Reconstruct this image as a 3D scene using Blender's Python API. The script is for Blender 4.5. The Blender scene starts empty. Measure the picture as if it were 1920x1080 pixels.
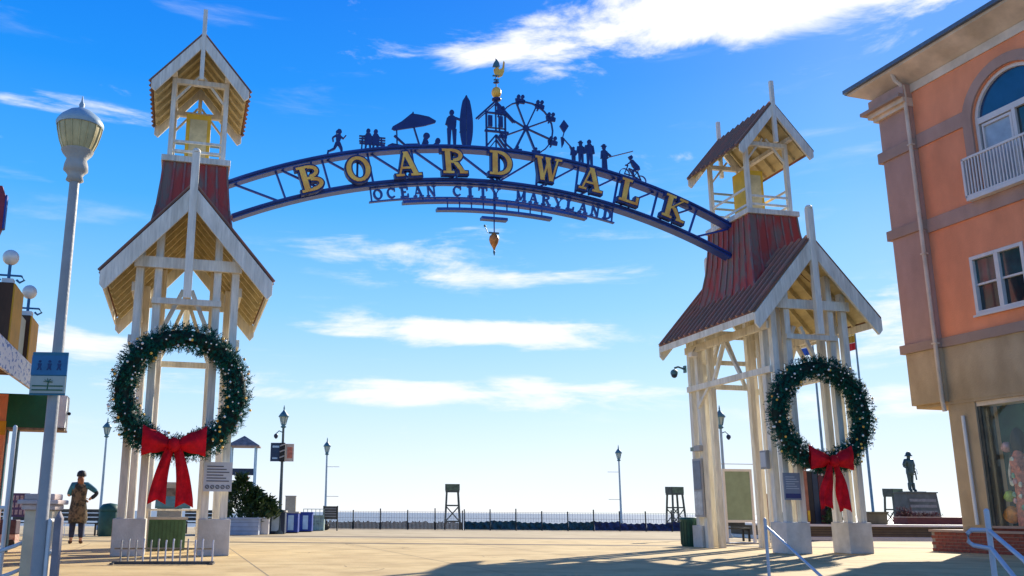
import bpy, bmesh, math, random
from mathutils import Vector, Matrix
random.seed(7)
R_=math.radians
SC=bpy.context.scene
COL=SC.collection

# ------------------------------------------------------------------ camera
cam=bpy.data.cameras.new('camera'); co=bpy.data.objects.new('camera',cam); COL.objects.link(co); SC.camera=co
_r=Vector((0.99997441,-0.00160347,0.00697195)); _u=Vector((-0.00715397,-0.22413136,0.97453268)); _f=Vector((0,0.97455762,0.2241371))
M=Matrix(((_r.x,_u.x,-_f.x,0),(_r.y,_u.y,-_f.y,0),(_r.z,_u.z,-_f.z,0.9),(0,0,0,1)))
co.matrix_world=M
cam.sensor_width=36; cam.lens=31.83; cam.shift_x=0.0939; cam.shift_y=0.0160
cam.clip_start=.1; cam.clip_end=60000

# ------------------------------------------------------------------ sun, sky
SUN_EL=R_(27); SUN_AZ=R_(35)          # azimuth clockwise from +Y (the view direction)
sun=bpy.data.lights.new('sun','SUN'); so=bpy.data.objects.new('sun',sun); COL.objects.link(so)
sun.energy=4.6; sun.angle=R_(.53); sun.color=(1.0,.93,.8)
sd=Vector((math.sin(SUN_AZ)*math.cos(SUN_EL),math.cos(SUN_AZ)*math.cos(SUN_EL),math.sin(SUN_EL)))
so.rotation_euler=sd.to_track_quat('Z','Y').to_euler()
so.location=(20,20,40)
SC.view_settings.view_transform='Standard'; SC.view_settings.look='None'
SC.view_settings.exposure=0.85; SC.view_settings.gamma=1; SC.view_settings.use_curve_mapping=False

W=bpy.data.worlds.new('World'); SC.world=W; W.use_nodes=True
nt=W.node_tree; nt.nodes.clear(); N=nt.nodes; Lk=nt.links
def mth(op,a,b=None,c=None,tree=None):
    n=nt.nodes.new('ShaderNodeMath'); n.operation=op
    for i,v in enumerate((a,b,c)):
        if v is None: continue
        if isinstance(v,(int,float)): n.inputs[i].default_value=v
        else: nt.links.new(v,n.inputs[i])
    return n.outputs[0]
def mixc(fac,a,b,bt='MIX'):
    n=nt.nodes.new('ShaderNodeMixRGB'); n.blend_type=bt
    for i,v in enumerate((fac,a,b)):
        if isinstance(v,(int,float)): n.inputs[i].default_value=v
        elif isinstance(v,tuple): n.inputs[i].default_value=(*v,1)
        else: nt.links.new(v,n.inputs[i])
    return n.outputs[0]
sky=N.new('ShaderNodeTexSky'); sky.sky_type='NISHITA'; sky.sun_disc=False; sky.sun_elevation=SUN_EL; sky.sun_rotation=SUN_AZ
sky.air_density=1.0; sky.dust_density=.6; sky.ozone_density=2.5
tc=N.new('ShaderNodeTexCoord'); sep=N.new('ShaderNodeSeparateXYZ'); Lk.new(tc.outputs['Generated'],sep.inputs[0])
X,Y,Z=sep.outputs
az=mth('MULTIPLY',mth('ARCTAN2',X,Y),57.2958); el=mth('MULTIPLY',mth('ARCSINE',Z),57.2958)
def gauss(a,e,sa,se,slope,w):
    da=mth('SUBTRACT',az,a); de=mth('SUBTRACT',mth('SUBTRACT',el,e),mth('MULTIPLY',da,slope))
    p=mth('ADD',mth('POWER',mth('ABSOLUTE',mth('DIVIDE',da,sa)),2.0),mth('POWER',mth('ABSOLUTE',mth('DIVIDE',de,se)),2.0))
    return mth('MULTIPLY',mth('POWER',2.718,mth('MULTIPLY',p,-1.0)),w)
def cnoise(sx,sz,scale,det,rough,dist,off):
    cb=N.new('ShaderNodeCombineXYZ')
    Lk.new(mth('ADD',mth('MULTIPLY',X,sx),off),cb.inputs[0]); Lk.new(mth('MULTIPLY',Y,sx),cb.inputs[1]); Lk.new(mth('MULTIPLY',Z,sz),cb.inputs[2])
    n=N.new('ShaderNodeTexNoise'); n.inputs['Scale'].default_value=scale; n.inputs['Detail'].default_value=det
    n.inputs['Roughness'].default_value=rough; n.inputs['Distortion'].default_value=dist; Lk.new(cb.outputs[0],n.inputs['Vector'])
    return n.outputs[0]
n1=cnoise(1,3.0,6,9,.62,.5,3.1)
n2=cnoise(1,6.5,5,8,.6,.3,8.7)
gs=[gauss(7.5,28.7,5.5,2.0,.03,.38),gauss(18,29.2,9,2.1,.05,.42),gauss(30,29.4,12,2.6,-.02,.58)]
g_up=gs[0]
for g in gs[1:]: g_up=mth('ADD',g_up,g)
ls=[gauss(1,11.4,8,.9,-.02,.44),gauss(9,10.7,6,.9,-.05,.42),gauss(-4,7.3,7,.9,0,.34),gauss(9.5,7.2,6,1.0,-.01,.42),
    gauss(-22,23.4,6,.7,.0,.25),gauss(-22,10.0,4,1.1,.0,.33),gauss(28,10.5,7,2.0,0,.46),gauss(-17,7.6,7,1.0,0,.36),gauss(27,6.5,7,1.2,0,.3),gauss(4,16.0,13,2.4,-.03,.22)]
g_lo=ls[0]
for g in ls[1:]: g_lo=mth('ADD',g_lo,g)
def sstep(v,lo,hi):
    n=N.new('ShaderNodeMapRange'); n.interpolation_type='SMOOTHSTEP'; n.inputs['From Min'].default_value=lo; n.inputs['From Max'].default_value=hi
    Lk.new(v,n.inputs['Value']); return n.outputs[0]
# cumulus-like veil high up, streaks lower down; faint streaks all round the sky
c_up=sstep(mth('ADD',mth('MULTIPLY',mth('SUBTRACT',n1,.5),1.5),g_up),.20,.52)
c_lo=mth('MULTIPLY',sstep(mth('ADD',mth('ADD',mth('MULTIPLY',mth('SUBTRACT',n2,.5),1.5),mth('MULTIPLY',mth('SUBTRACT',n1,.5),1.1)),g_lo),.12,.50),.9)
c_lo=mth('MULTIPLY',c_lo,sstep(g_lo,.02,.16))
c_all=mth('MULTIPLY',sstep(n2,.57,.85),.25)
cm=mth('MAXIMUM',mth('MAXIMUM',c_up,c_lo),c_all)
hs=N.new('ShaderNodeHueSaturation'); hs.inputs['Saturation'].default_value=1.25; Lk.new(sky.outputs[0],hs.inputs['Color'])
soft=mixc(1.0,hs.outputs[0],(10.5,10.5,10.5),'DARKEN')
# clear winter air: deep azure overhead paling to a white sea horizon
rp=N.new('ShaderNodeValToRGB'); Lk.new(mth('DIVIDE',mth('ADD',el,5),60.0),rp.inputs[0])
E_=rp.color_ramp.elements; E_[0].position=.07; E_[0].color=(.88,.93,1,1); E_[1].position=1; E_[1].color=(.0,.06,.40,1)
for p_,c_ in ((.12,(.74,.86,1)),(.20,(.50,.75,1)),(.29,(.25,.59,1)),(.40,(.06,.40,.97)),(.52,(.006,.27,.90)),(.62,(.0,.20,.85))):
    e_=E_.new(p_); e_.color=(*c_,1)
rs=mixc(1.0,rp.outputs[0],(7.6,7.5,7.5),'MULTIPLY')
skyc=mixc(.10,rs,soft)
skyc=mixc(cm,skyc,(7.0,7.1,7.3))
bg=N.new('ShaderNodeBackground'); bg.inputs['Strength'].default_value=.085; Lk.new(skyc,bg.inputs['Color'])
out=N.new('ShaderNodeOutputWorld'); Lk.new(bg.outputs[0],out.inputs['Surface'])

# ------------------------------------------------------------------ materials
MATS={}
def mat(name,col,rough=.6,var=.12,scale=4,bump=.0,bscale=30,metal=0,col2=None,stretch=None,spec=.4,emit=None,dirt=0,coords='Object',thr=None):
    if name in MATS: return MATS[name]
    m=bpy.data.materials.new(name); m.use_nodes=True; t=m.node_tree; b=t.nodes['Principled BSDF']
    b.inputs['Roughness'].default_value=rough; b.inputs['Metallic'].default_value=metal; b.inputs['Specular IOR Level'].default_value=spec
    tcn=t.nodes.new('ShaderNodeTexCoord'); mp=t.nodes.new('ShaderNodeMapping'); t.links.new(tcn.outputs[coords],mp.inputs[0])
    if stretch: mp.inputs['Scale'].default_value=stretch
    n=t.nodes.new('ShaderNodeTexNoise'); n.inputs['Scale'].default_value=scale; n.inputs['Detail'].default_value=6; n.inputs['Roughness'].default_value=.6
    t.links.new(mp.outputs[0],n.inputs['Vector'])
    cr=t.nodes.new('ShaderNodeValToRGB'); t.links.new(n.outputs[0],cr.inputs[0])
    lo,hi=thr if thr else (.3,.7)
    cr.color_ramp.elements[0].position=lo; cr.color_ramp.elements[1].position=hi
    c2=col2 if col2 else tuple(max(0,c*(1-var*1.6)) for c in col)
    c1=col if col2 else tuple(min(1,c*(1+var*.5)) for c in col)
    cr.color_ramp.elements[0].color=(*c2,1); cr.color_ramp.elements[1].color=(*c1,1)
    last=cr.outputs[0]
    if dirt:
        n3=t.nodes.new('ShaderNodeTexNoise'); n3.inputs['Scale'].default_value=1.3; n3.inputs['Detail'].default_value=8
        t.links.new(mp.outputs[0],n3.inputs['Vector'])
        r3=t.nodes.new('ShaderNodeValToRGB'); r3.color_ramp.elements[0].position=.45; r3.color_ramp.elements[1].position=.7
        r3.color_ramp.elements[0].color=(1,1,1,1); r3.color_ramp.elements[1].color=(1-dirt,1-dirt*1.1,1-dirt*1.3,1)
        t.links.new(n3.outputs[0],r3.inputs[0])
        mx=t.nodes.new('ShaderNodeMixRGB'); mx.blend_type='MULTIPLY'; mx.inputs[0].default_value=1
        t.links.new(last,mx.inputs[1]); t.links.new(r3.outputs[0],mx.inputs[2]); last=mx.outputs[0]
    t.links.new(last,b.inputs['Base Color'])
    if bump:
        n2_=t.nodes.new('ShaderNodeTexNoise'); n2_.inputs['Scale'].default_value=bscale; n2_.inputs['Detail'].default_value=5
        t.links.new(mp.outputs[0],n2_.inputs['Vector'])
        bp=t.nodes.new('ShaderNodeBump'); bp.inputs['Strength'].default_value=bump; bp.inputs['Distance'].default_value=.02
        t.links.new(n2_.outputs[0],bp.inputs['Height']); t.links.new(bp.outputs[0],b.inputs['Normal'])
    MATS[name]=m; return m
def glass(name,tint,rough=.05):
    return mat(name,tint,rough,.25,1.5,spec=1.0)
white=mat('white_wood',(.84,.79,.67),.55,.16,6,.3,30,dirt=.22,stretch=(3,3,.35))
soffit=mat('soffit_wood',(.66,.55,.30),.6,.18,5,.2,30,dirt=.2,stretch=(1,.3,1))
plinthm=mat('plinth_paint',(.62,.59,.54),.7,.12,4,.35,25,dirt=.2)
rooftile=mat('red_roof',(.38,.05,.035),.65,.1,2.6,.4,25,col2=(.19,.13,.105),stretch=(1,1,.3),thr=(.42,.58))
rooflow=mat('lower_roof',(.30,.11,.06),.75,.1,2.0,.4,25,col2=(.12,.08,.05),thr=(.3,.7))
ribm=mat('roof_rib_paint',(.36,.07,.06),.55,.3,2.2,.2,30,col2=(.20,.15,.13),thr=(.42,.58))
riblow=mat('lower_rib_paint',(.50,.20,.14),.8,.3,2.5,.2,30,col2=(.27,.20,.15))
navy=mat('navy_steel',(.018,.065,.33),.35,.2,3,.1,20,spec=.5)
navy2=mat('navy_steel_dark',(.014,.035,.18),.45,.2,3)
gold=mat('gold_paint',(1.0,.66,.12),.35,.35,3,.1,20,metal=.0,col2=(.80,.32,.04))
green=mat('pine_needles',(.012,.13,.075),.8,.4,6,col2=(.003,.05,.055),spec=.1)
greend=mat('garland_core',(.006,.022,.014),.8,.3,10)
bulbw=mat('bulb_white',(.9,.88,.8),.2,.1,3)
redc=mat('bow_red',(.66,.006,.018),.75,.3,5,.5,14,spec=.2)
concrete=mat('concrete',(.46,.43,.38),.85,.12,3,.4,30,dirt=.2)
lampgrey=mat('pole_grey',(.36,.35,.34),.5,.12,3,.2,30)
teal=mat('teal_metal',(.07,.19,.24),.45,.2,4)
palepole=mat('pale_pole',(.34,.46,.52),.45,.15,3)
lampglass=mat('lamp_glass',(.62,.50,.24),.3,.22,6,spec=.35)
globe=mat('globe_glass',(.86,.80,.70),.2,.08,5,spec=.8)
orange=mat('orange_stucco',(.93,.33,.16),.85,.10,.9,.5,45,dirt=.13,stretch=(1,1,.5))
mauve=mat('mauve_stucco',(.50,.31,.24),.85,.12,1.2,.5,45,dirt=.15,stretch=(1,1,.5))
taupe=mat('taupe_trim',(.38,.26,.20),.8,.08,1.5,.3,60)
olive=mat('olive_stucco',(.52,.38,.23),.85,.14,1.1,.5,45,dirt=.24,stretch=(1,1,.5))
cream=mat('cream_trim',(.74,.60,.46),.7,.14,2,.2,40,dirt=.2)
pvc=mat('white_vinyl',(.72,.68,.64),.45,.06,3)
blueglass=glass('arch_glass',(.01,.05,.14))
darkglass=glass('dark_glass',(.015,.035,.04))
curtain=mat('curtain_glass',(.40,.45,.50),.12,.2,2.5,spec=.9)
brickm=mat('brick_red',(.30,.075,.05),.85,.3,5,.3,30)
mortar=mat('mortar',(.30,.26,.22),.9,.1,8)
darkw=mat('dark_weathered_wood',(.085,.085,.07),.75,.3,4,.3,30)
greenst=mat('stand_weathered',(.085,.095,.075),.7,.3,4)
trashg=mat('can_green',(.02,.085,.06),.5,.25,5)
bluep=mat('box_blue',(.015,.05,.30),.5,.2,4)
darkblue=mat('dark_blue_panel',(.012,.03,.07),.45,.2,4)
lightblue=mat('light_blue_panel',(.42,.60,.75),.5,.1,4)
black=mat('black_rubber',(.015,.015,.018),.6,.2,5)
bronze=mat('bronze',(.045,.085,.08),.5,.3,5)
leafm=mat('leaf_green',(.05,.10,.02),.55,.5,5,col2=(.015,.04,.02))
barkm=mat('bark',(.10,.07,.05),.9,.3,8)
yellowm=mat('yellow_panel',(.75,.46,.03),.55,.15,4,dirt=.15)
woodbrown=mat('brown_post_wood',(.10,.045,.02),.7,.3,3,.3,25,stretch=(1,1,.3))
ochre=mat('ochre_tone',(.75,.36,.02),.6,.12,3)
dgreen=mat('green_sign',(.008,.11,.045),.5,.15,3)
skin=mat('skin',(.48,.26,.17),.55,.08,6)
paper=mat('sign_paper',(.55,.56,.56),.6,.06,5)
inkm=mat('sign_ink',(.10,.10,.12),.6,.1,5)
stain=mat('steel_rail',(.58,.58,.60),.35,.08,5)
redflag=mat('flag_red',(.60,.03,.03),.7,.1,5); yelflag=mat('flag_yellow',(.80,.52,.04),.7,.1,5)
blueflag=mat('flag_blue',(.03,.10,.42),.7,.1,5); whiteflag=mat('flag_white',(.75,.75,.75),.7,.05,5)

# ------------------------------------------------------------------ mesh builder
class MB:
    def __init__(s): s.v=[]; s.f=[]; s.sm=[]
    def add(s,vs,fs,smooth=False):
        o=len(s.v); s.v+= [tuple(v) for v in vs]
        for f in fs: s.f.append([o+i for i in f]); s.sm.append(smooth)
        return s
    def box(s,x0,x1,y0,y1,z0,z1):
        return s.add([(x0,y0,z0),(x1,y0,z0),(x1,y1,z0),(x0,y1,z0),(x0,y0,z1),(x1,y0,z1),(x1,y1,z1),(x0,y1,z1)],
                     [(0,3,2,1),(4,5,6,7),(0,1,5,4),(1,2,6,5),(2,3,7,6),(3,0,4,7)])
    def cb(s,cx,cy,cz,sx,sy,sz): return s.box(cx-sx/2,cx+sx/2,cy-sy/2,cy+sy/2,cz-sz/2,cz+sz/2)
    def bar(s,p,q,w,h,up=(0,0,1)):
        p=Vector(p);q=Vector(q); d=(q-p).normalized(); u=Vector(up)
        if abs(d.dot(u))>.98: u=Vector((0,1,0))
        r=d.cross(u).normalized(); u=r.cross(d).normalized()
        vs=[]
        for e in (p,q):
            for a,b in ((-1,-1),(1,-1),(1,1),(-1,1)): vs.append(e+r*(a*w/2)+u*(b*h/2))
        return s.add(vs,[(0,1,2,3),(7,6,5,4),(0,4,5,1),(1,5,6,2),(2,6,7,3),(3,7,4,0)])
    def tube(s,pts,r,n=8,r1=None,caps=True):
        pts=[Vector(p) for p in pts]; k=len(pts)
        if r1 is None: rs=[r]*k if not isinstance(r,(list,tuple)) else list(r)
        else: rs=[r+(r1-r)*i/(k-1) for i in range(k)]
        vs=[]; d0=(pts[1]-pts[0]).normalized(); u=Vector((0,0,1)) if abs(d0.z)<.9 else Vector((1,0,0))
        for i,p in enumerate(pts):
            d=(pts[min(i+1,k-1)]-pts[max(i-1,0)]).normalized()
            a=d.cross(u).normalized(); b=a.cross(d).normalized()
            for j in range(n):
                t=2*math.pi*j/n; vs.append(p+a*(rs[i]*math.cos(t))+b*(rs[i]*math.sin(t)))
        fs=[(i*n+j,i*n+(j+1)%n,(i+1)*n+(j+1)%n,(i+1)*n+j) for i in range(k-1) for j in range(n)]
        s.add(vs,fs,True)
        if caps: s.add(vs[:n],[tuple(range(n))]); s.add(vs[-n:],[tuple(range(n))[::-1]])
        return s
    def lathe(s,prof,cx=0,cy=0,cz=0,n=16):
        vs=[];k=len(prof)
        for r,z in prof:
            for j in range(n): t=2*math.pi*j/n; vs.append((cx+r*math.cos(t),cy+r*math.sin(t),cz+z))
        fs=[(i*n+j,i*n+(j+1)%n,(i+1)*n+(j+1)%n,(i+1)*n+j) for i in range(k-1) for j in range(n)]
        s.add(vs,fs,True)
        s.add(vs[:n],[tuple(range(n))[::-1]]); s.add(vs[-n:],[tuple(range(n))]); return s
    def ball(s,c,r,n=10,m=6,sz=1):
        s.lathe([(max(1e-4,r*math.sin(math.pi*i/m)),-r*sz*math.cos(math.pi*i/m)) for i in range(m+1)],c[0],c[1],c[2],n); return s
    def prism(s,poly,y0,y1):
        """poly in (x,z), extruded along y"""
        n=len(poly); vs=[(x,y0,z) for x,z in poly]+[(x,y1,z) for x,z in poly]
        return s.add(vs,[tuple(range(n)),tuple(range(2*n-1,n-1,-1))]+[(i,i+n,(i+1)%n+n,(i+1)%n) for i in range(n)])
    def mesh(s,name):
        me=bpy.data.meshes.new(name); me.from_pydata(s.v,[],s.f)
        me.polygons.foreach_set('use_smooth',s.sm)
        bm=bmesh.new(); bm.from_mesh(me); bmesh.ops.recalc_face_normals(bm,faces=bm.faces); bm.to_mesh(me); bm.free()
        return me
    def build(s,name,m,parent=None,bev=0):
        me=s.mesh(name); me.materials.append(m)
        o=bpy.data.objects.new(name,me); COL.objects.link(o)
        if parent: o.parent=parent
        if bev:
            b=o.modifiers.new('b','BEVEL'); b.width=bev; b.segments=2; b.limit_method='ANGLE'
        return o
def tag(o,label,cat=None,group=None,kind=None):
    if label: o['label']=label
    if cat: o['category']=cat
    if group: o['group']=group
    if kind: o['kind']=kind
    return o
def thing(name,loc,rz,label,cat,group=None):
    o=bpy.data.objects.new(name,None); COL.objects.link(o); o.location=loc; o.rotation_euler=(0,0,rz); o.empty_display_size=.2
    return tag(o,label,cat,group)
def kids(o): return [c for c in bpy.data.objects if c.parent==o]
def dup(o,loc=None,rz=None,label=None,parent=None):
    c=o.copy(); COL.objects.link(c); c.parent=parent
    if loc is not None: c.location=loc
    if rz is not None: c.rotation_euler=(0,0,rz)
    if label: c['label']=label
    for k in kids(o): dup(k,parent=c)
    return c
def struct(name,mb,m): o=mb.build(name,m); o['kind']='structure'; return o

# ------------------------------------------------------------------ ground, sand, sea
def gz(y,x=0):
    """ramp and street level near the camera, boardwalk level beyond"""
    e=12.3+.1*x
    return 0 if y>=e else max(-.72,-.72*(e-y)/4.0)
plaza=mat('plaza_concrete',(.70,.52,.25),.85,.1,.6,.35,14,col2=(.54,.38,.18),dirt=.2,spec=.15)
t=plaza.node_tree
pale=mat('pale_paving',(.58,.46,.28),.9,.1,.4,.2,18,col2=(.47,.37,.22),dirt=.15,spec=.1)
ramp=mat('ramp_concrete',(.46,.37,.24),.85,.1,.5,.3,18)
asph=mat('street_bounce_tone',(.34,.31,.26),.9,.2,3,.4,40)  # street tone lifted above asphalt to bounce more light onto shaded faces
mb=MB(); xs=[-70,-8,0,10,70]
mb.add([(-80,12.3-8,0),(80,12.3+8,0),(80,33.0,0),(-80,33.0,0)],[(0,1,2,3)]); struct('boardwalk_plaza',mb,plaza)
mb=MB(); mb.add([(-80,33.0,.0),(80,33.0,.0),(80,51,.0),(-80,51,.0)],[(0,1,2,3)]); struct('boardwalk_promenade',mb,pale)
band=mat('dark_paving_band',(.16,.11,.06),.85,.2,1.5,.2,20)
mb=MB(); mb.add([(-30,28.6,.004),(30,26.2,.004),(30,26.9,.004),(-30,29.4,.004)],[(0,1,2,3)])
mb.add([(-30,35.4,.004),(30,33.4,.004),(30,34.5,.004),(-30,36.5,.004)],[(0,1,2,3)]); struct('paving_bands',mb,band)
mb=MB(); mb.add([(-80,4.3,0),(80,20.3,0),(80,16.3,-.72),(-80,.3,-.72)],[(0,1,2,3)]); struct('entrance_ramp',mb,ramp)
mb=MB(); mb.add([(-80,.3,-.72),(80,16.3,-.72),(80,-80,-.72),(-80,-80,-.72)],[(0,1,2,3)]); struct('street',mb,asph)
# fine joints in the plaza
jm=mat('joint_dark',(.30,.22,.13),.9,.1,5)
mb=MB()
ca,sa=math.cos(.25),math.sin(.25)
for k in range(-8,9):
    px=k*3.6; p=Vector((1+px*ca,16+px*sa,.002)); d=Vector((-sa,ca,0)); r=Vector((ca,sa,0))*.012
    a=p-d*2.0; b=p+d*12
    mb.add([a-r,a+r,b+r,b-r],[(0,1,2,3)])
for k in range(1,5):
    p=Vector((1-sa*(k*3.2-2),16+ca*(k*3.2-2),.0025)); d=Vector((ca,sa,0)); r=Vector((-sa,ca,0))*.012
    a=p-d*25; b=p+d*20
    mb.add([a-r,a+r,b+r,b-r],[(0,1,2,3)])
struct('paving_joints',mb,jm)
mb=MB(); mb.add([(-80,51,0),(80,51,0),(80,51,-.5),(-80,51,-.5)],[(0,1,2,3)]); struct('boardwalk_edge',mb,concrete)
sand=mat('sand',(.52,.42,.29),.95,.12,.2,.4,8)
mb=MB(); mb.add([(-600,51,-.45),(600,51,-.45),(600,150,-1.6),(-600,150,-1.6)],[(0,1,2,3)]); struct('beach',mb,sand)
sea=mat('sea',(.22,.24,.25),.45,.25,.02,.6,.4,stretch=(1,3,1),spec=.6)
mb=MB(); mb.add([(-30000,149,-1.58),(30000,149,-1.58),(30000,40000,-1.58),(-30000,40000,-1.58)],[(0,1,2,3)]); struct('sea',mb,sea)
mb=MB(); mb.add([(-3000,51,-2.2),(3000,51,-2.2),(3000,-3000,-2.2),(-3000,-3000,-2.2)],[(0,1,2,3)]); struct('far_ground',mb,asph)

# ------------------------------------------------------------------ gate towers
def zr(x): return 7.85-1.158*abs(x)        # lower gable roof
def zt_(x): return 12.11-1.19*abs(x)       # lantern roof
def barge(hw,za,slope,vh,y0,y1,s,hook=0):
    ze=za-slope*hw
    return MB().prism([(0,za),(s*hw,ze),(s*hw,ze-vh*.55),(s*(hw-.10),ze-vh*.78),(0,za-vh)],y0,y1)
def slope_slab(hw,za,slope,th,y0,y1,s,mbx=None):
    mb=mbx or MB(); ze=za-slope*hw
    return mb.prism([(0,za),(s*hw,ze),(s*hw,ze-th),(0,za-th)],y0,y1)
def tower(loc,rz,label):
    T=thing('gate_tower',loc,rz,label,'tower','white timber gate towers')
    P=lambda n,mb,m,bev=0: mb.build(n,m,T,bev)
    # plinths
    for s in (-1,1):
        x0,x1=sorted((s*1.17,s*.52))
        P('plinth',MB().box(x0,x1,-2.255,-1.60,0,.74),plinthm,.015)
    P('plinth',MB().box(-1.17,-.86,1.75,2.255,0,.60),plinthm,.012)
    # posts
    for cx in (1.02,.63):
        for s in (-1,1):
            for y in (-2.12,-1.72): 
                P('post',MB().box(s*cx-.078,s*cx+.078,y-.078,y+.078,.738,zr(cx)-.16),white)
            for y in ((1.62,2.05) if (s<0 or cx>1) else (1.62,)):
                P('post',MB().box(s*cx-.078,s*cx+.078,y-.078,y+.078,0 if not(s<0 and y>2 and cx>1) else .598,zr(cx)-.16),white)
    # beams across
    for y in (-2.24,1.95):
        P('tie_beam',MB().box(-1.14,1.14,y-.045,y+.035,6.03,6.27),white)
        P('tie_beam',MB().box(-.73,.73,y-.04,y+.03,5.24,5.37),white)
    P('tie_beam',MB().box(-.73,.73,1.84,1.96,4.50,4.64),white)
    for s in (-1,1):
        P('side_beam',MB().box(s*1.12-.05,s*1.12+.05,-2.1,2.1,5.52,5.72),white)
        P('side_beam',MB().box(s*1.12-.05,s*1.12+.05,-2.1,2.1,4.40,4.56),white)
        for q in (-1,1):
            P('brace',MB().bar((s*1.10,q*.04,5.52),(s*1.10,q*.70,4.5),.09,.09),white)
        P('side_brace',MB().bar((s*1.10,1.6,3.9),(s*1.10,.95,4.42),.08,.08),white)
    for y,dz in ((1.9,0),(-1.66,-.35)):
        for q in (-1,1):
            P('brace',MB().bar((q*.09,y,6.05+dz),(q*.62,y,4.62+dz*.4),.09,.09,(0,1,0)),white)
    # bargeboards, king posts
    for y0,y1,f in ((-2.62,-2.55,1),(2.42,2.49,-1)):
        for s in (-1,1): P('bargeboard',barge(1.79,7.85,1.158,.50,y0,y1+(.004 if s>0 else 0),s),white,.006)
        ym=(-2.66 if f>0 else 2.40)
        P('king_post',MB().box(-.085,.085,ym,ym+.13,5.31,8.62),white,.01)
        P('post_cap',MB().lathe([(.085,0),(.10,.03),(.07,.08),(.01,.11)],0,ym+.065,8.62,8),white)
    # roof slopes with soffit, ribs, rafters
    for s in (-1,1):
        P('roof',slope_slab(1.80,7.93,1.158,.045,-2.60,2.47,s),rooflow)
        P('soffit',slope_slab(1.74,7.88,1.158,.03,-2.54,2.41,s),soffit)
        P('eave_board',MB().box(*sorted((s*1.80,s*1.765)),-2.545,2.41,5.62,5.80),white)
        for k in range(17):
            y=-2.45+k*.30
            P('roof_rib',MB().bar((s*.03,y,7.93),(s*1.84,y,7.93-1.158*1.81),.06,.06,(0,0,1)),riblow)
        for k in range(9):
            y=-2.25+k*.56
            P('rafter',MB().bar((s*.06,y,7.70),(s*1.70,y,7.70-1.158*1.64),.07,.13),soffit)
    # flared red roof body
    prof=[(1.04,1.57,6.60),(.93,1.36,7.1),(.82,1.17,7.8),(.755,1.08,8.5),(.73,1.05,8.95)]
    def sidef(z):
        for a,b in zip(prof,prof[1:]):
            if a[2]<=z<=b[2]: k=(z-a[2])/(b[2]-a[2]); return a[0]+(b[0]-a[0])*k,a[1]+(b[1]-a[1])*k
        return prof[0][:2] if z<prof[0][2] else prof[-1][:2]
    mb=MB()
    for s in (-1,1):
        for a,b in zip(prof,prof[1:]):
            mb.add([(s*a[0],-a[1],a[2]),(s*a[0],a[1],a[2]),(s*b[0],b[1],b[2]),(s*b[0],-b[1],b[2])],[(0,1,2,3)])
        nn=12      # end faces stop at the lower roof
        for i in range(nn):
            def col(u):
                out=[]
                for q in range(7):
                    zz=8.95+(7.90-1.158*abs(u)*1.04-8.95)*q/6 if True else 0
                    hx,hy=sidef(zz); out.append((u*hx,s*hy,zz))
                return out
            a,b=col(-1+2*i/nn),col(-1+2*(i+1)/nn)
            mb.add(a+b,[(q,q+1,q+8,q+7) for q in range(6)])
    P('roof_body',mb,rooftile)
    def rib(fn,z0=6.6):
        m=MB(); zz=[z0]+[p[2] for p in prof if p[2]>z0+.05]; pts=[Vector(fn(*sidef(z),z)) for z in zz]
        for a,b in zip(pts,pts[1:]): m.bar(a,b,.045,.045)
        P('roof_rib',m,ribm)
    for s in (-1,1):
        for k in range(9): 
            t=-1+.25*k; rib(lambda hx,hy,z,s=s,t=t:(s*(hx+.006),t*hy,z),6.68)
        for k in range(1,6):
            t=-1+k/3; rib(lambda hx,hy,z,s=s,t=t:(t*hx,s*(hy+.006),z),7.92-1.158*abs(t)*.93)
    P('cap_slab',MB().box(-.80,.80,-1.12,1.12,8.95,9.10),white,.012)
    # small red dormer behind the truss end
    # lantern
    for s in (-1,1):
        for q in (-1,1):
            P('lantern_post',MB().box(s*.62-.055,s*.62+.055,q*.95-.055,q*.95+.055,9.10,zt_(.62)-.12),white)
    for z in (9.28,9.52,9.76,10.00,10.24):
        w=.055 if z<9.9 else .045
        for q in (-1,1):
            P('lantern_rail',MB().box(-.56,.56,q*.95-.02,q*.95+.02,z-.03,z+.03),palepole if q>0 else white) if not(q<0 and z>9.6) else None
        if z<10.1:
            for s in (-1,1): P('lantern_rail',MB().box(s*.62-.02,s*.62+.02,-.89,.89,z-.03,z+.03),white) if z in(9.28,9.76) else None
    P('lantern_housing',MB().box(-.30,.30,-.30,.30,9.10,10.55),yellowm,.01)
    for s in (-1,1):
        P('housing_panel',MB().box(-.21,.21,s*.31-.01,s*.31+.01,9.35,10.4),soffit)
        P('lantern_brace',MB().bar((s*.60,-.93,10.55),(s*.05,-.93,11.25),.05,.06,(0,1,0)),white)
        P('lantern_brace',MB().bar((s*.60,.93,10.55),(s*.05,.93,11.25),.05,.06,(0,1,0)),white)
        P('lantern_plate',MB().box(s*.62-.06,s*.62+.06,-1.3,1.3,11.13,11.24),white)
    for y in (-.95,.95): P('lantern_tie',MB().box(-.66,.66,y-.06,y+.06,11.0,11.12),white)
    for y0,y1,f in ((-1.50,-1.44,1),(1.30,1.36,-1)):
        for s in (-1,1): P('bargeboard',barge(1.13,12.11,1.19,.34,y0,y1+(.004 if s>0 else 0),s),white,.005)
        ym=-1.53 if f>0 else 1.28
        P('king_post',MB().box(-.05,.05,ym,ym+.09,10.92,12.75),white)
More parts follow.
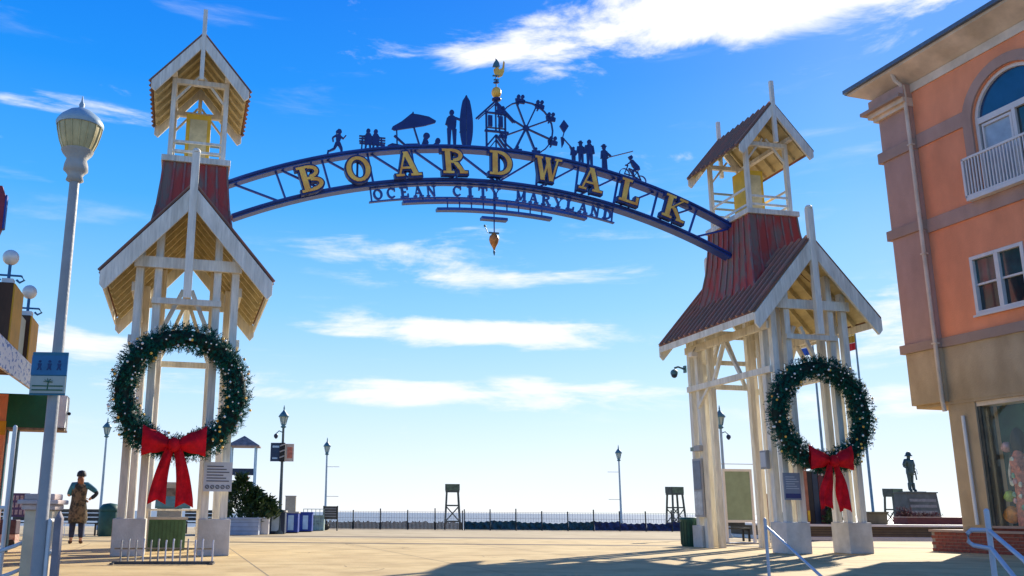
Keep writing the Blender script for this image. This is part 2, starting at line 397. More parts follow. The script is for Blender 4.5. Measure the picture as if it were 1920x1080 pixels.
    for s in (-1,1):
        P('roof',slope_slab(1.16,12.17,1.19,.04,-1.48,1.34,s),rooflow)
        P('soffit',slope_slab(1.10,12.125,1.19,.03,-1.43,1.29,s),soffit)
        for k in range(11): P('roof_rib',MB().bar((s*.02,-1.38+k*.265,12.17),(s*1.19,-1.38+k*.265,12.17-1.19*1.17),.04,.05),riblow)
        for k in range(6): P('rafter',MB().bar((s*.04,-1.2+k*.47,11.98),(s*1.05,-1.2+k*.47,11.98-1.19*1.01),.05,.09),soffit)
    return T
TL=(-5.5148,21.2731,0); TR=(9.589,24.763,0); AL_=.24938; AR_=.20966
tw1=tower(TL,AL_,'white timber gate tower at the left end of the blue arch, seen square on')
tw2=dup(tw1,TR,AR_,'white timber gate tower at the right end of the blue arch, beside the orange building')
def loc(t,x,y,z):
    O,A=(TR,AR_) if t else (TL,AL_)
    return (O[0]+x*math.cos(A)-y*math.sin(A),O[1]+x*math.sin(A)+y*math.cos(A),z)

# ------------------------------------------------------------------ wreaths
def wreath(lo,rz,label):
    T=thing('christmas_wreath',lo,rz,label,'wreath','giant wreaths hung on the gate towers')
    rnd=random.Random(3)
    Rm,rt=1.17,.30
    core=MB(); n,m=48,8; vs=[];fs=[]
    for i in range(n):
        a=2*math.pi*i/n
        for j in range(m):
            b=2*math.pi*j/m; r=Rm+rt*.55*math.cos(b); vs.append((r*math.cos(a),rt*.55*math.sin(b),r*math.sin(a)))
    for i in range(n):
        for j in range(m): fs.append((i*m+j,((i+1)%n)*m+j,((i+1)%n)*m+(j+1)%m,i*m+(j+1)%m))
    core.add(vs,fs,True); core.build('garland_core',greend,T)
    mb=MB()
    for k in range(2700):
        a=rnd.uniform(0,2*math.pi); b=rnd.uniform(0,2*math.pi)
        lump=1+.14*math.sin(a*5+1)+.10*math.sin(a*11)
        rr=rt*.62*lump
        c=Vector(((Rm+rr*math.cos(b))*math.cos(a),rr*math.sin(b),(Rm+rr*math.cos(b))*math.sin(a)))
        nrm=Vector((math.cos(b)*math.cos(a),math.sin(b),math.cos(b)*math.sin(a)))
        d=(nrm+Vector((rnd.gauss(0,.6),rnd.gauss(0,.6),rnd.gauss(0,.6)))).normalized()
        L=rnd.uniform(.08,.20)
        # twig with fanned needles
        side=d.orthogonal().normalized(); s2=d.cross(side)
        for q in range(9):
            t=q/9*L; ang=q*2.4
            sd_=(side*math.cos(ang)+s2*math.sin(ang))
            base=c+d*t; tip=base+(sd_*.8+d*.6)*rnd.uniform(.045,.075)
            wv=d.cross(sd_).normalized()*.011
            mb.add([base-wv,base+wv,tip],[(0,1,2)])
    f=mb.build('pine_garland',green,T)
    lb=MB(); gb=MB()
    for k in range(180):
        a=rnd.uniform(0,2*math.pi); b=rnd.uniform(math.pi*.95,math.pi*2.05)
        rr=rt*1.02
        c=((Rm+rr*math.cos(b))*math.cos(a),rr*math.sin(b),(Rm+rr*math.cos(b))*math.sin(a))
        (lb if k%6 else gb).ball(c,.018 if k%3 else .030,6,4)
    o=lb.build('light_bulbs',bulbw,T); o['kind']='stuff'
    o=gb.build('gold_baubles',gold,T); o['kind']='stuff'
    return T
def bow(lo,rz,label):
    T=thing('red_bow',lo,rz,label,'bow','red bows tied to the wreaths')
    for s in (-1,1):
        # loop: pinched at the knot, puffed outside, with folds
        mb=MB(); vs=[];fs=[];n=12;m=14
        for i in range(n+1):
            t=i/n
            for j in range(m):
                b=2*math.pi*j/m
                h=(.07+.25*t**.8)*(1+.05*math.sin(j*2.6)+.10*math.sin(7*b)*(1-t)); dy=(.04+.10*math.sin(math.pi*min(1,t*1.05)))*(1+.45*math.sin(4*b+t*3))
                x=s*(.05+.62*t); z=.02+.07*t+h*math.sin(b)*(1 if t<1 else .98)+.015*math.sin(9*t+3*b)
                vs.append((x,dy*math.cos(b),z))
        for i in range(n):
            for j in range(m): fs.append((i*m+j,i*m+(j+1)%m,(i+1)*m+(j+1)%m,(i+1)*m+j))
        mb.add(vs,fs,True); mb.build('bow_loop',redc,T)
        mb=MB(); vs=[];fs=[];n=16;m=7
        for i in range(n+1):
            t=i/n
            for j in range(m):
                q=j/(m-1)-.5
                wd=.17+.21*t
                x=s*(.07+.21*t+.04*math.sin(3*t))+q*wd
                z=-.02-(1.14+.03*s)*t-(.10*abs(q)*2 if i==n else 0)
                y=.0-.03-.05*math.sin(q*9+t*5)-.04*math.sin(t*6)
                vs.append((x,y,z))
        K=len(vs); vs+=[(x,y+.03,z) for x,y,z in vs]
        for i in range(n):
            for j in range(m-1):
                a=i*m+j; fs.append((a,a+1,a+m+1,a+m)); fs.append((K+a,K+a+m,K+a+m+1,K+a+1))
        for i in range(n):
            for j in (0,m-1): a=i*m+j; fs.append((a,a+m,K+a+m,K+a))
        for j in range(m-1):
            for i in (0,n): a=i*m+j; fs.append((a,a+1,K+a+1,K+a))
        mb.add(vs,fs,True); mb.build('bow_tail',redc,T)
    mb=MB(); mb.ball((0,-.09,.0),.13,12,8,1.2); mb.build('bow_knot',redc,T)
    return T
w1=wreath(loc(0,.01,-2.50,3.31),AL_,'larger looking green Christmas wreath with white lights, hung on the left tower')
w2=dup(w1,loc(1,-.13,-2.50,3.31),AR_,'green Christmas wreath with white lights hung on the right tower')
b1=bow(loc(0,-.06,-2.86,2.20),AL_,'bright red ribbon bow at the foot of the left wreath')
b2=dup(b1,loc(1,-.22,-2.86,2.17),AR_,'red ribbon bow at the foot of the right wreath')
b2.scale=(.86,1,.92); b1.scale=(.94,1,.96)

# ------------------------------------------------------------------ the arch
ARCH=thing('boardwalk_arch',TL,.22708,'long dark blue steel truss arch with gold letters spanning between the two white towers','arch')
UM=7.8; RC=16.2
ztop=10.47-RC; zbot=9.53-RC
def arcz(zc,u,R=RC): return zc+math.sqrt(R*R-(u-UM)**2)
def arcband(zc,u0,u1,h,y0,y1,n=40,R=RC):
    mb=MB(); vs=[]; fs=[]
    for i in range(n+1):
        u=u0+(u1-u0)*i/n; z=arcz(zc,u,R); th=math.asin((u-UM)/R); nx,nz=math.sin(th),math.cos(th)
        for a,y in ((-.5,y0),(.5,y0),(.5,y1),(-.5,y1)): vs.append((u+nx*h*a,y,z+nz*h*a))
    for i in range(n):
        for j in range(4): fs.append((i*4+j,i*4+(j+1)%4,(i+1)*4+(j+1)%4,(i+1)*4+j))
    fs+=[(0,1,2,3),(n*4+3,n*4+2,n*4+1,n*4)]
    return mb.add(vs,fs)
arcband(ztop,.80,14.95,.13,-.16,.16).build('top_chord',navy,ARCH)
arcband(zbot,.95,14.80,.13,-.16,.16).build('bottom_chord',navy,ARCH)
arcband(ztop,.80,14.95,.04,-.20,.20).build('chord_flange',navy2,ARCH)
arcband(zbot,.95,14.80,.04,-.20,.20).build('chord_flange',navy2,ARCH)
us=[.95+ (14.8-.95)*i/12 for i in range(13)]
for i,u in enumerate(us):
    th=math.asin((u-UM)/RC)
    if 0<i<12:
        ARCH_s=MB().bar((u-math.sin(th)*-.45-0,0,arcz(ztop,u)-.03),(u-math.sin(th)*.45,0,arcz(zbot,u-math.sin(th)*.45)+.03),.05,.06,(0,1,0)); ARCH_s.build('truss_strut',navy,ARCH)
for i in range(12):
    a,b=us[i],us[i+1]
    if i<6: p,q=(a,arcz(ztop,a)-.05),(b,arcz(zbot,b)+.05)
    else: p,q=(a,arcz(zbot,a)+.05),(b,arcz(ztop,b)-.05)
    MB().bar((p[0],0,p[1]),(q[0],0,q[1]),.05,.055,(0,1,0)).build('truss_strut',navy,ARCH)

def glyph(ch):
    r=lambda *a:('r',)+a; l=lambda *a:('l',)+a; A=lambda *a:('a',)+a
    st=r(.12,0,.36,1); stl=[st,r(0,0,.48,.11),r(0,.89,.48,1)]
    return {
    'B':stl+[A(.46,.745,.40,.255,-90,90,.17),A(.46,.265,.48,.265,-90,90,.19),r(.3,.9,.5,1),r(.3,.45,.5,.56),r(.3,0,.5,.1)],
    'O':[A(.5,.5,.5,.5,0,360,.22)],
    'A':[l(.14,.03,.47,.97,.10),l(.48,.98,.84,.03,.23),r(.27,.28,.72,.38),r(-.02,0,.34,.1),r(.6,0,1.06,.1)],
    'R':stl+[A(.46,.73,.42,.27,-90,90,.18),r(.3,.9,.5,1),r(.3,.42,.5,.53),l(.55,.46,.86,.05,.22),r(.70,0,1.05,.11)],
    'D':stl+[A(.40,.5,.58,.5,-90,90,.22),r(.3,.89,.45,1),r(.3,0,.45,.11)],
    'W':[l(.08,.98,.30,.02,.2),l(.31,.02,.50,.9,.1),l(.46,.98,.68,.02,.2),l(.70,.02,.93,.98,.1),r(-.1,.9,.26,1),r(.36,.9,.62,1),r(.78,.9,1.12,1)],
    'L':[st,r(0,.89,.5,1),r(0,0,.9,.12),r(.77,.1,.9,.34)],
    'K':stl+[l(.33,.42,.85,.95,.11),l(.46,.52,.86,.05,.22),r(.64,.9,1.05,1),r(.68,0,1.08,.1)],
    'C':[A(.52,.5,.5,.5,45,315,.2),r(.82,.62,.92,.98)],
    'E':[st,r(0,.88,.85,1),r(0,0,.88,.12),r(.3,.44,.62,.56),r(.75,.7,.87,.98),r(.76,.02,.88,.32)],
    'N':[r(.1,0,.22,1),l(.17,.97,.8,.03,.2),r(.76,0,.88,1),r(-.02,0,.34,.09),r(.62,.91,1.02,1)],
    'I':[r(.36,0,.64,1),r(.2,0,.8,.1),r(.2,.9,.8,1)],
    'T':[r(.38,0,.62,1),r(.22,0,.78,.1),r(.02,.88,.98,1),r(.02,.66,.12,.9),r(.88,.66,.98,.9)],
    'Y':[r(.39,0,.61,.5),l(.1,.97,.48,.42,.2),l(.9,.97,.52,.42,.1),r(.24,0,.76,.1),r(-.04,.9,.32,1),r(.7,.9,1.04,1)],
    'M':[r(.06,0,.18,1),l(.14,.97,.46,.1,.18),l(.48,.1,.84,.97,.1),r(.76,0,1.0,1),r(-.06,0,.3,.1),r(.66,0,1.1,.1)],
    }[ch]
def glyph_mb(ch,cu,cz,w,h,th,y0,y1,grow=0,slant=0):
    """letter polygons in the arch plane, centred on (cu,cz), turned by th"""
    mb=MB(); c,s=math.cos(th),math.sin(th)
    def T(x,z): 
        X=(x-.5)*w; Z=(z-.5)*h; return (cu+X*c+Z*s, cz-X*s+Z*c)
    gx=grow/w; gz_=grow/h
    for k,p in enumerate(glyph(ch)):
        yy=y0-.0015*k
        if p[0]=='r':
            x0,z0,x1,z1=p[1:]; x0-=gx;x1+=gx;z0-=gz_;z1+=gz_
            mb.prism([T(x0,z0),T(x1,z0),T(x1,z1),T(x0,z1)],yy,y1)
        elif p[0]=='l':
            x0,z0,x1,z1,wd=p[1:]; wd=wd/2+gx
            mb.prism([T(x0-wd,z0-gz_),T(x0+wd,z0-gz_),T(x1+wd,z1+gz_),T(x1-wd,z1+gz_)] if z1>z0 else [T(x0-wd,z0+gz_),T(x0+wd,z0+gz_),T(x1+wd,z1-gz_),T(x1-wd,z1-gz_)],yy,y1)
        else:
            cx,cz2,rx,rz_,a0,a1,wd=p[1:]; n=20; o=[];i_=[]
            for q in range(n+1):
                a=R_(a0+(a1-a0)*q/n); 
                o.append((cx+(rx+gx)*math.cos(a),cz2+(rz_+gz_)*math.sin(a)))
                i_.append((cx+(rx-wd-gx)*math.cos(a),cz2+(rz_-min(wd,.14) -gz_)*math.sin(a)))
            for q in range(n):
                mb.prism([T(*o[q]),T(*o[q+1]),T(*i_[q+1]),T(*i_[q])],yy,y1)
    return mb
for ch,u,z in zip('BOARDWALK',(2.84,4.04,5.31,6.58,7.88,9.2,10.45,11.62,12.9),(9.11,9.47,9.74,9.93,10.0,9.95,9.79,9.53,9.17)):
    th=math.asin((u-UM)/RC)
    L=glyph_mb(ch,u,z,.64,.71,th,-.36,-.20,.035).build('letter',navy2,ARCH); 
    L['label']='gold faced slab letter %s'%ch
    glyph_mb(ch,u,z,.64,.69,th,-.385,-.372,-.006).build('letter_face',gold,L)
    MB().cb(u,-.19,z+.05,.05,.06,.9).build('letter_bracket',navy2,L)
txt='OCEAN CITY MARYLAND'
zt3=9.27-RC
for k,ch in enumerate(txt):
    if ch==' ': continue
    u=4.62+k*(11.05-4.62)/(len(txt)-1); z=arcz(zt3,u); th=math.asin((u-UM)/RC)
    glyph_mb(ch,u,z,.25,.29,th,-.04,.02,.004).build('small_letter',navy,ARCH)
arcband(9.46-RC,4.40,11.24,.035,-.05,.05).build('sign_rail',navy,ARCH)
arcband(9.08-RC,4.40,11.24,.035,-.05,.05).build('sign_rail',navy,ARCH)
for u in (4.42,11.22): MB().bar((u,0,arcz(9.46-RC,u)),(u+(-.05 if u>8 else .05),0,arcz(9.08-RC,u)),.04,.04).build('sign_end',navy,ARCH)
arcband(8.98-RC,5.28,10.42,.075,-.10,.10).build('hanging_bar',navy,ARCH)
arcband(8.75-RC,6.20,9.40,.075,-.10,.10).build('hanging_bar',navy,ARCH)
MB().box(7.42,8.14,-.10,.10,8.50,8.575).build('hanging_bar',navy,ARCH)
for k in range(15):
    u=5.5+k*.33
    MB().bar((u,0,arcz(9.08-RC,u)),(u,0,arcz(8.98-RC,u)),.03,.03).build('hanger',navy,ARCH)
for k in range(9):
    u=6.5+k*.33
    MB().bar((u,0,arcz(8.98-RC,u)),(u,0,arcz(8.75-RC,u)),.03,.03).build('hanger',navy,ARCH)
MB().tube([(7.78,-.02,9.5),(7.78,-.02,7.9)],.018,8).build('hanging_rod',navy,ARCH)
orn=MB().lathe([(.01,-.28),(.03,-.22),(.05,-.17),(.11,-.06),(.135,.04),(.12,.12),(.06,.19),(.03,.23)],7.77,-.02,7.93,14).build('pendant_ornament',mat('ornament_gold',(.62,.23,.05),.4,.4,9),ARCH)
MB().lathe([(.01,0),(.035,.10),(.02,.14)],7.77,-.02,7.53,10).build('pendant_tip',teal,orn)
MB().box(7.63,7.91,-.04,0,8.13,8.17).build('pendant_crown',teal,orn)
MB().ball((7.52,-.02,8.33),.035,10,6).tube([(7.52,-.02,8.33),(7.60,-.02,8.14)],.010,6).build('pendant_hook',teal,orn)

def fig(name,prims,parent=ARCH,m=navy2,t=.05,label=None):
    """cut steel figure standing on the arch: plates, rods and discs in the arch plane"""
    mb=MB()
    for k,p in enumerate(prims):
        d=t/2+.001*(k%14)
        if p[0]=='l':
            _,x0,z0,x1,z1,w=p[:6]; w1=p[6] if len(p)>6 else w
            dx,dz=x1-x0,z1-z0; L=math.hypot(dx,dz) or 1; nx,nz=-dz/L,dx/L
            mb.prism([(x0+nx*w/2,z0+nz*w/2),(x1+nx*w1/2,z1+nz*w1/2),(x1-nx*w1/2,z1-nz*w1/2),(x0-nx*w/2,z0-nz*w/2)],-d,d)
        elif p[0]=='c':
            _,x,z,r=p[:4]; rz=p[4] if len(p)>4 else r
            mb.prism([(x+r*math.cos(a*math.pi/7),z+rz*math.sin(a*math.pi/7)) for a in range(14)],-d,d)
        elif p[0]=='p': mb.prism(p[1],-d,d)
        elif p[0]=='o':
            _,x,z,r,w=p; n=24
            for q in range(n):
                a,b=2*math.pi*q/n,2*math.pi*(q+1)/n
                mb.prism([(x+r*math.cos(a),z+r*math.sin(a)),(x+r*math.cos(b),z+r*math.sin(b)),(x+(r-w)*math.cos(b),z+(r-w)*math.sin(b)),(x+(r-w)*math.cos(a),z+(r-w)*math.sin(a))],-t/2,t/2)
    o=mb.build(name,m,parent)
    if label: o['label']=label
    return o
def tz(u): return arcz(ztop,u)+.07
def shift(pr,dx,dz,s=1,mir=1):
    o=[]
    for p in pr:
        if p[0]=='l': o.append(('l',dx+mir*s*p[1],dz+s*p[2],dx+mir*s*p[3],dz+s*p[4],s*p[5])+((s*p[6],) if len(p)>6 else ()))
        elif p[0]=='c': o.append(('c',dx+mir*s*p[1],dz+s*p[2],s*p[3])+((s*p[4],) if len(p)>4 else ()))
        elif p[0]=='p': o.append(('p',[(dx+mir*s*x,dz+s*z) for x,z in p[1]]))
        elif p[0]=='o': o.append(('o',dx+mir*s*p[1],dz+s*p[2],s*p[3],s*p[4]))
    return o
# runner, striding to the right
run=[('c',.03,.655,.058,.068),('p',[(-.07,.66),(.0,.735),(.07,.72),(.02,.62),(-.06,.60)]),('p',[(-.06,.58),(.06,.58),(.07,.46),(.03,.32),(-.05,.32),(-.06,.45)]),
 ('l',-.05,.55,-.15,.47,.05,.04),('l',-.15,.47,-.13,.36,.04,.03),('l',.04,.54,.13,.47,.045,.035),('l',.13,.47,.20,.57,.035,.03),
 ('l',.01,.34,.09,.18,.10,.07),('l',.09,.18,.10,.0,.06,.045),('l',.06,.02,.17,.02,.04),('l',-.03,.34,-.10,.17,.10,.07),('l',-.10,.17,-.25,.08,.06,.04),('l',-.25,.11,-.27,.0,.045)]
fig('runner_figure',shift(run,3.55,tz(3.5)-.02,1.0))
# couple on a bench
bench=[('l',-.34,.30,.36,.30,.03),('l',-.34,.23,.36,.23,.03),('l',-.34,.37,.36,.37,.03),('l',-.33,.17,.35,.17,.04),('l',-.27,.0,-.25,.38,.035),('l',.27,0,.25,.38,.035)]
for sx in (-.10,.10):
    bench+=[('c',sx,.53,.055,.065),('p',[(sx-.09,.16),(sx+.09,.16),(sx+.10,.38),(sx+.05,.47),(sx-.05,.47),(sx-.10,.38)]),('l',sx-.05,.18,sx-.07,0,.06,.04),('l',sx+.05,.18,sx+.06,0,.06,.04)]
bench+=[('l',-.02,.42,-.24,.36,.05),('l',.02,.42,.22,.36,.05)]
fig('bench_couple_figure',shift(bench,4.44,tz(4.44)-.02,1.0))
# beach umbrella with sunbathers
umb=[('p',[(-.60,.36+.12),(-.57,.40+.15),(-.33,.72),(-.06,.98),(.15,.97),(.42,.94),(.62,.84),(.60,.78),(.30,.66),(.0,.58),(-.30,.50),(-.52,.44)]),
 ('l',.0,.62,.19,.02,.04),('l',-.46,.50,-.44,.04,.03),('l',-.52,.30,-.20,.04,.055,.045),('l',-.20,.05,.12,.10,.09,.07),
 ('c',.36,.38,.09),('c',.32,.27,.05),('p',[(.22,.06),(.36,.06),(.42,.18),(.38,.28),(.28,.28),(.24,.18)]),('l',.36,.08,.55,.10,.06),('l',.52,.10,.66,.24,.05,.05),('c',.67,.26,.07,.09),
 ('p',[(-.70,.0),(-.58,.07),(-.30,.04),(.0,.07),(.3,.04),(.62,.06),(.75,.0)]),('c',-.02,.99,.02,.04)]
fig('beach_umbrella_figure',shift(umb,5.56,tz(5.56)-.04,1.0))
# surfer and surfboard
man=[('c',.0,.98,.065,.08),('p',[(-.13,.62),(-.10,.86),(-.03,.90),(.05,.90),(.13,.84),(.12,.62),(.10,.50),(-.10,.50)]),('l',-.10,.82,-.15,.62,.06),('l',-.15,.64,-.03,.60,.05),('l',.10,.84,.24,.80,.05),
 ('l',-.07,.52,-.075,.02,.12,.06),('l',.07,.52,.08,.02,.12,.06),('l',-.09,.02,-.03,.02,.04),('l',.06,.02,.13,.02,.04)]
fig('surfer_figure',shift(man,6.62,tz(6.62)-.02,1.02))
bd=[]
for a,b in ((-1,-.05),(.03,1)):
    pts=[]
    for q in range(13):
        z=q/12; w=.185*(math.sin(math.pi*(.12+.80*z**.9)))**.75*(1 if z<.97 else .3)
        pts.append((w*(a if abs(a)==1 else b if abs(b)==1 else 1),z*1.52))
    inner=a if abs(a)<1 else b
    pts2=[(inner*.19*(1 if z<1.4 else .3),z) for z in (1.50,0.0)]
    bd.append(('p',pts+pts2 if a==-1 else pts+pts2))
bd+=[('l',-.19,.45,.18,.62,.03),('c',0,1.49,.03,.06)]
fig('surfboard_figure',shift(bd,7.03,tz(7.03)-.04,1.0))
# lifesaving-station cupola
cz0=tz(7.87)-.04
cup=[('l',0,1.46,-.56,.88,.05),('l',0,1.38,-.50,.87,.03),('l',0,1.46,.56,.88,.05),('l',0,1.38,.50,.87,.03),
 ('l',-.27,.0,-.27,1.14,.045),('l',.27,.0,.27,1.14,.045),('l',-.32,.56,.36,.56,.05),('l',-.27,1.10,.27,1.10,.04),('l',0,.56,0,1.40,.03),('l',-.27,.66,.27,.66,.02),
 ('l',0,.46,-.34,.02,.045),('l',0,.46,.34,.02,.045),('l',0,.32,-.22,.02,.03),('l',0,.32,.22,.02,.03),('l',0,.02,0,.44,.03),('l',-.40,.02,.44,.02,.05),
 ('p',[(-.22,.70),(-.10,.70),(-.10,1.02),(-.22,1.02)]),('p',[(.08,.70),(.20,.70),(.20,1.02),(.08,1.02)])]
cupo=fig('cupola_figure',shift(cup,7.87,cz0,1.0))
# gold ball and weathervane over the cupola
zb=cz0+1.46
MB().lathe([(.05,0),(.13,.03),(.13,.07),(.06,.10)],7.90,0,zb,12).build('vane_collar',navy2,ARCH)
MB().ball((7.90,0,zb+.26),.14,16,10,1.15).build('gold_ball',gold,ARCH)
MB().tube([(7.90,0,zb+.40),(7.90,0,zb+1.28)],.016,8).build('vane_rod',navy2,ARCH)
MB().lathe([(.02,0),(.09,.02),(.03,.05)],7.90,0,zb+.54,10).build('vane_collar',navy2,ARCH)
fig('weather_vane',[('p',[(7.84,zb+.86),(7.88,zb+.78),(7.98,zb+.72),(8.08,zb+.78),(8.13,zb+.90),(8.15,zb+1.20),(8.12,zb+1.24),(8.08,zb+1.02),(8.00,zb+.96),(7.95,zb+1.02),(7.88,zb+1.0),(7.83,zb+.95)])],m=gold,t=.04)
fig('vane_arrow',[('l',7.80,zb+.76,7.98,zb+.76,.025),('l',7.83,zb+.64,7.97,zb+.64,.025),('p',[(7.80,zb+1.02),(7.84,zb+1.16),(7.91,zb+1.26),(7.98,zb+1.16),(8.0,zb+1.04)])],m=teal,t=.06)
# ferris wheel
fw=(8.74,11.25)
FW=fig('ferris_wheel_figure',[('o',fw[0],fw[1],.80,.035),('c',fw[0],fw[1],.09)]+[('l',fw[0],fw[1],fw[0]+.78*math.cos(R_(a)),fw[1]+.78*math.sin(R_(a)),.035) for a in (25,65,110,152,205,245,292,340)],t=.05)
fig('wheel_support',[('l',fw[0],fw[1],8.36,tz(8.4)-.04,.06),('l',fw[0],fw[1],9.05,tz(9.05)-.04,.06)],parent=FW,m=mat('mid_blue_steel',(.03,.12,.34),.4,.2,4))
for a in (60,100,150,28,-22):
    x,z=fw[0]+.84*math.cos(R_(a)),fw[1]+.84*math.sin(R_(a))
    fig('gondola',[('p',[(x-.13,z-.10),(x+.12,z-.11),(x+.14,z),(x+.05,z+.04),(x-.15,z+.03)]),('c',x-.05,z+.09,.05,.065),('c',x+.07,z+.10,.05,.06),('l',x-.05,z-.1,x-.08,z-.17,.04)],parent=FW)
for a in (205,292,250):
    x,z=fw[0]+.74*math.cos(R_(a)),fw[1]+.70*math.sin(R_(a))
    fig('gondola',[('p',[(x-.11,z-.07),(x+.11,z-.07),(x+.12,z+.03),(x-.12,z+.02)]),('c',x,z+.07,.04)],parent=FW)
# kite and the family
fig('kite_figure',[('p',[(9.86,11.62),(10.00,11.44),(9.86,11.22),(9.73,11.42)]),('l',9.86,11.24,9.80,11.05,.02),('p',[(9.76,11.10),(9.86,11.06),(9.84,10.90),(9.78,10.78)]),('l',9.80,11.10,10.08,10.80,.014)])
def stand(h,w=.075,hat=False,arm=0):
    s=h; o=[('c',0,.93*s,.058*s+.01,.07*s+.01),('p',[(-w,.50*s),(-w*1.1,.78*s),(-w*.5,.86*s),(w*.5,.86*s),(w*1.1,.78*s),(w,.50*s)]),('l',-w*.5,.52*s,-w*.6,0,w*.95,w*.55),('l',w*.5,.52*s,w*.6,0,w*.95,w*.55),
        ('l',-w*1.1,.80*s,-w*1.5,.50*s,w*.5,w*.4),('l',w*1.1,.80*s,w*1.5,.52*s,w*.5,w*.4)]
    if hat: o+=[('l',-.10*s,.98*s,.10*s,.98*s,.03*s),('p',[(-.06*s,.98*s),(.06*s,.98*s),(.04*s,1.05*s),(-.04*s,1.05*s)])]
    return o
fig('child_figure',shift(stand(.48,.055)+[('l',-.05,.38,-.10,.50,.03)],10.12,tz(10.12)-.02))
fig('mother_figure',shift(stand(.70,.075,True),10.34,tz(10.34)-.03))
fig('father_figure',shift(stand(.84,.09),10.60,tz(10.60)-.04))
fig('angler_figure',shift(stand(.80,.065,True)+[('l',.04,.62,.20,.50,.05,.04),('l',.12,.46,.88,.72,.016),('p',[(-.08,.0),(.08,.0),(.06,.50),(-.06,.50)])],11.04,tz(11.04)-.04))
def bike():
    o=[('o',-.24,.16,.165,.016),('o',.28,-.02,.165,.016)]
    o+=[('l',-.24,.16,-.12,.42,.02),('l',-.24,.16,.06,.10,.02),('l',.06,.10,-.10,.34,.02),('l',-.10,.34,.18,.24,.02),('l',.06,.10,.20,.28,.02),('l',.28,-.02,.18,.24,.02),('l',.28,-.02,.06,.10,.02),
        ('l',-.12,.42,-.20,.44,.02),('c',-.02,.68,.058,.062),('p',[(-.10,.70),(.0,.76),(.05,.70),(.0,.64)]),('p',[(-.04,.60),(.04,.62),(.24,.42),(.26,.32),(.14,.30),(.02,.42)]),('l',-.01,.56,-.16,.44,.05,.035),
        ('l',.18,.36,.02,.26,.10,.07),('l',.02,.27,.06,.08,.06,.04),('l',.02,.07,.10,.07,.03)]
    return o
fig('cyclist_figure',shift(bike(),11.86,tz(11.86)+.02,.95))

# ------------------------------------------------------------------ signs and boxes fixed to the towers
def local_thing(t,name,x,y,z,label,cat,group=None): return thing(name,loc(t,x,y,z),AR_ if t else AL_,label,cat,group)
o=local_thing(0,'rules_sign',.86,-2.36,1.30,'pale grey notice with printed lines and a row of round symbols on the left tower','sign')
MB().box(-.29,.29,-.02,.015,-.0,.60).build('sign_board',paper,o)
for k in range(6): MB().box(-.23,.23-(.06*(k%3)),-.026,-.02,.20+.06*k,.222+.06*k).build('printed_line',inkm,o)
for k in range(5):
    m=MB(); cx=-.21+.105*k
    for q in range(14):
        a,b=2*math.pi*q/14,2*math.pi*(q+1)/14
        m.prism([(cx+.043*math.cos(a),.09+.043*math.sin(a)),(cx+.043*math.cos(b),.09+.043*math.sin(b)),(cx+.026*math.cos(b),.09+.026*math.sin(b)),(cx+.026*math.cos(a),.09+.026*math.sin(a))],-.027,-.02)
    m.bar((cx-.03,-.025,.06),(cx+.03,-.025,.12),.008,.010); m.build('round_symbol',inkm,o)
o=local_thing(1,'rules_sign',-1.0,-2.36,1.26,'grey blue notice with printed lines on the front post of the right tower','sign')
MB().box(-.22,.22,-.02,.015,-.0,.64).build('sign_board',mat('sign_grey',(.20,.23,.28),.6,.08,4),o)
for k in range(6): MB().box(-.17,.17-(.05*(k%3)),-.026,-.02,.26+.055*k,.275+.055*k).build('printed_line',paper,o)
MB().box(-.20,.20,-.026,-.02,.04,.15).build('printed_band',mat('sign_navy',(.04,.05,.16),.6,.1,4),o)
o=local_thing(1,'information_panel',-1.13,1.78,.84,'tall narrow glazed notice case on the rear left post of the right tower','notice case')
MB().box(-.05,.0,-.24,.24,0,1.62).build('case_frame',lampgrey,o); MB().box(-.062,-.05,-.20,.20,.75,1.56).build('upper_pane',mat('case_blue',(.11,.14,.20),.2,.2,4),o); MB().box(-.062,-.05,-.20,.20,.05,.70).build('lower_pane',mat('case_white',(.50,.52,.52),.3,.25,6),o)
o=local_thing(1,'meter_box',-1.14,1.62,2.66,'small grey electrical box above the notice case on the right tower','electrical box')
MB().box(-.12,.0,-.20,.14,0,.16).build('box_body',lampgrey,o,.01); MB().box(-.10,-.02,.14,.36,.02,.13).build('box_lid',mat('verdigris',(.20,.28,.24),.6,.2,5),o)
o=local_thing(1,'meter_box',-1.14,-1.62,2.02,'grey switch box on the front left posts of the right tower','electrical box')
MB().box(-.10,.0,-.14,.14,0,.46).build('box_body',lampgrey,o,.01); MB().box(-.11,-.10,-.11,.11,.05,.41).build('box_lid',paper,o)
# dome camera on arm
o=local_thing(1,'security_camera',-1.12,2.22,4.96,'blue grey dome security camera on a bracket at the rear of the right tower','camera')
MB().tube([(0,0,.15),(-.22,0,.22),(-.34,0,.18)],.03,8).box(-.03,.02,-.06,.06,.05,.26).build('arm',teal,o)
MB().lathe([(.03,.10),(.09,.06),(.11,0),(.10,-.06)],-.36,0,.04,12).build('housing',teal,o); MB().ball((-.36,0,-.03),.09,12,8).build('dome',darkblue,o)
# floodlight
o=local_thing(1,'flood_light',-1.35,1.3,5.42,'small white flood light tucked under the left eave of the right tower','light')
MB().box(-.10,.10,-.10,.10,-.10,.05).build('lamp_head',pvc,o,.02); MB().tube([(0,0,.03),(.1,0,.20)],.02,6).build('bracket',lampgrey,o)

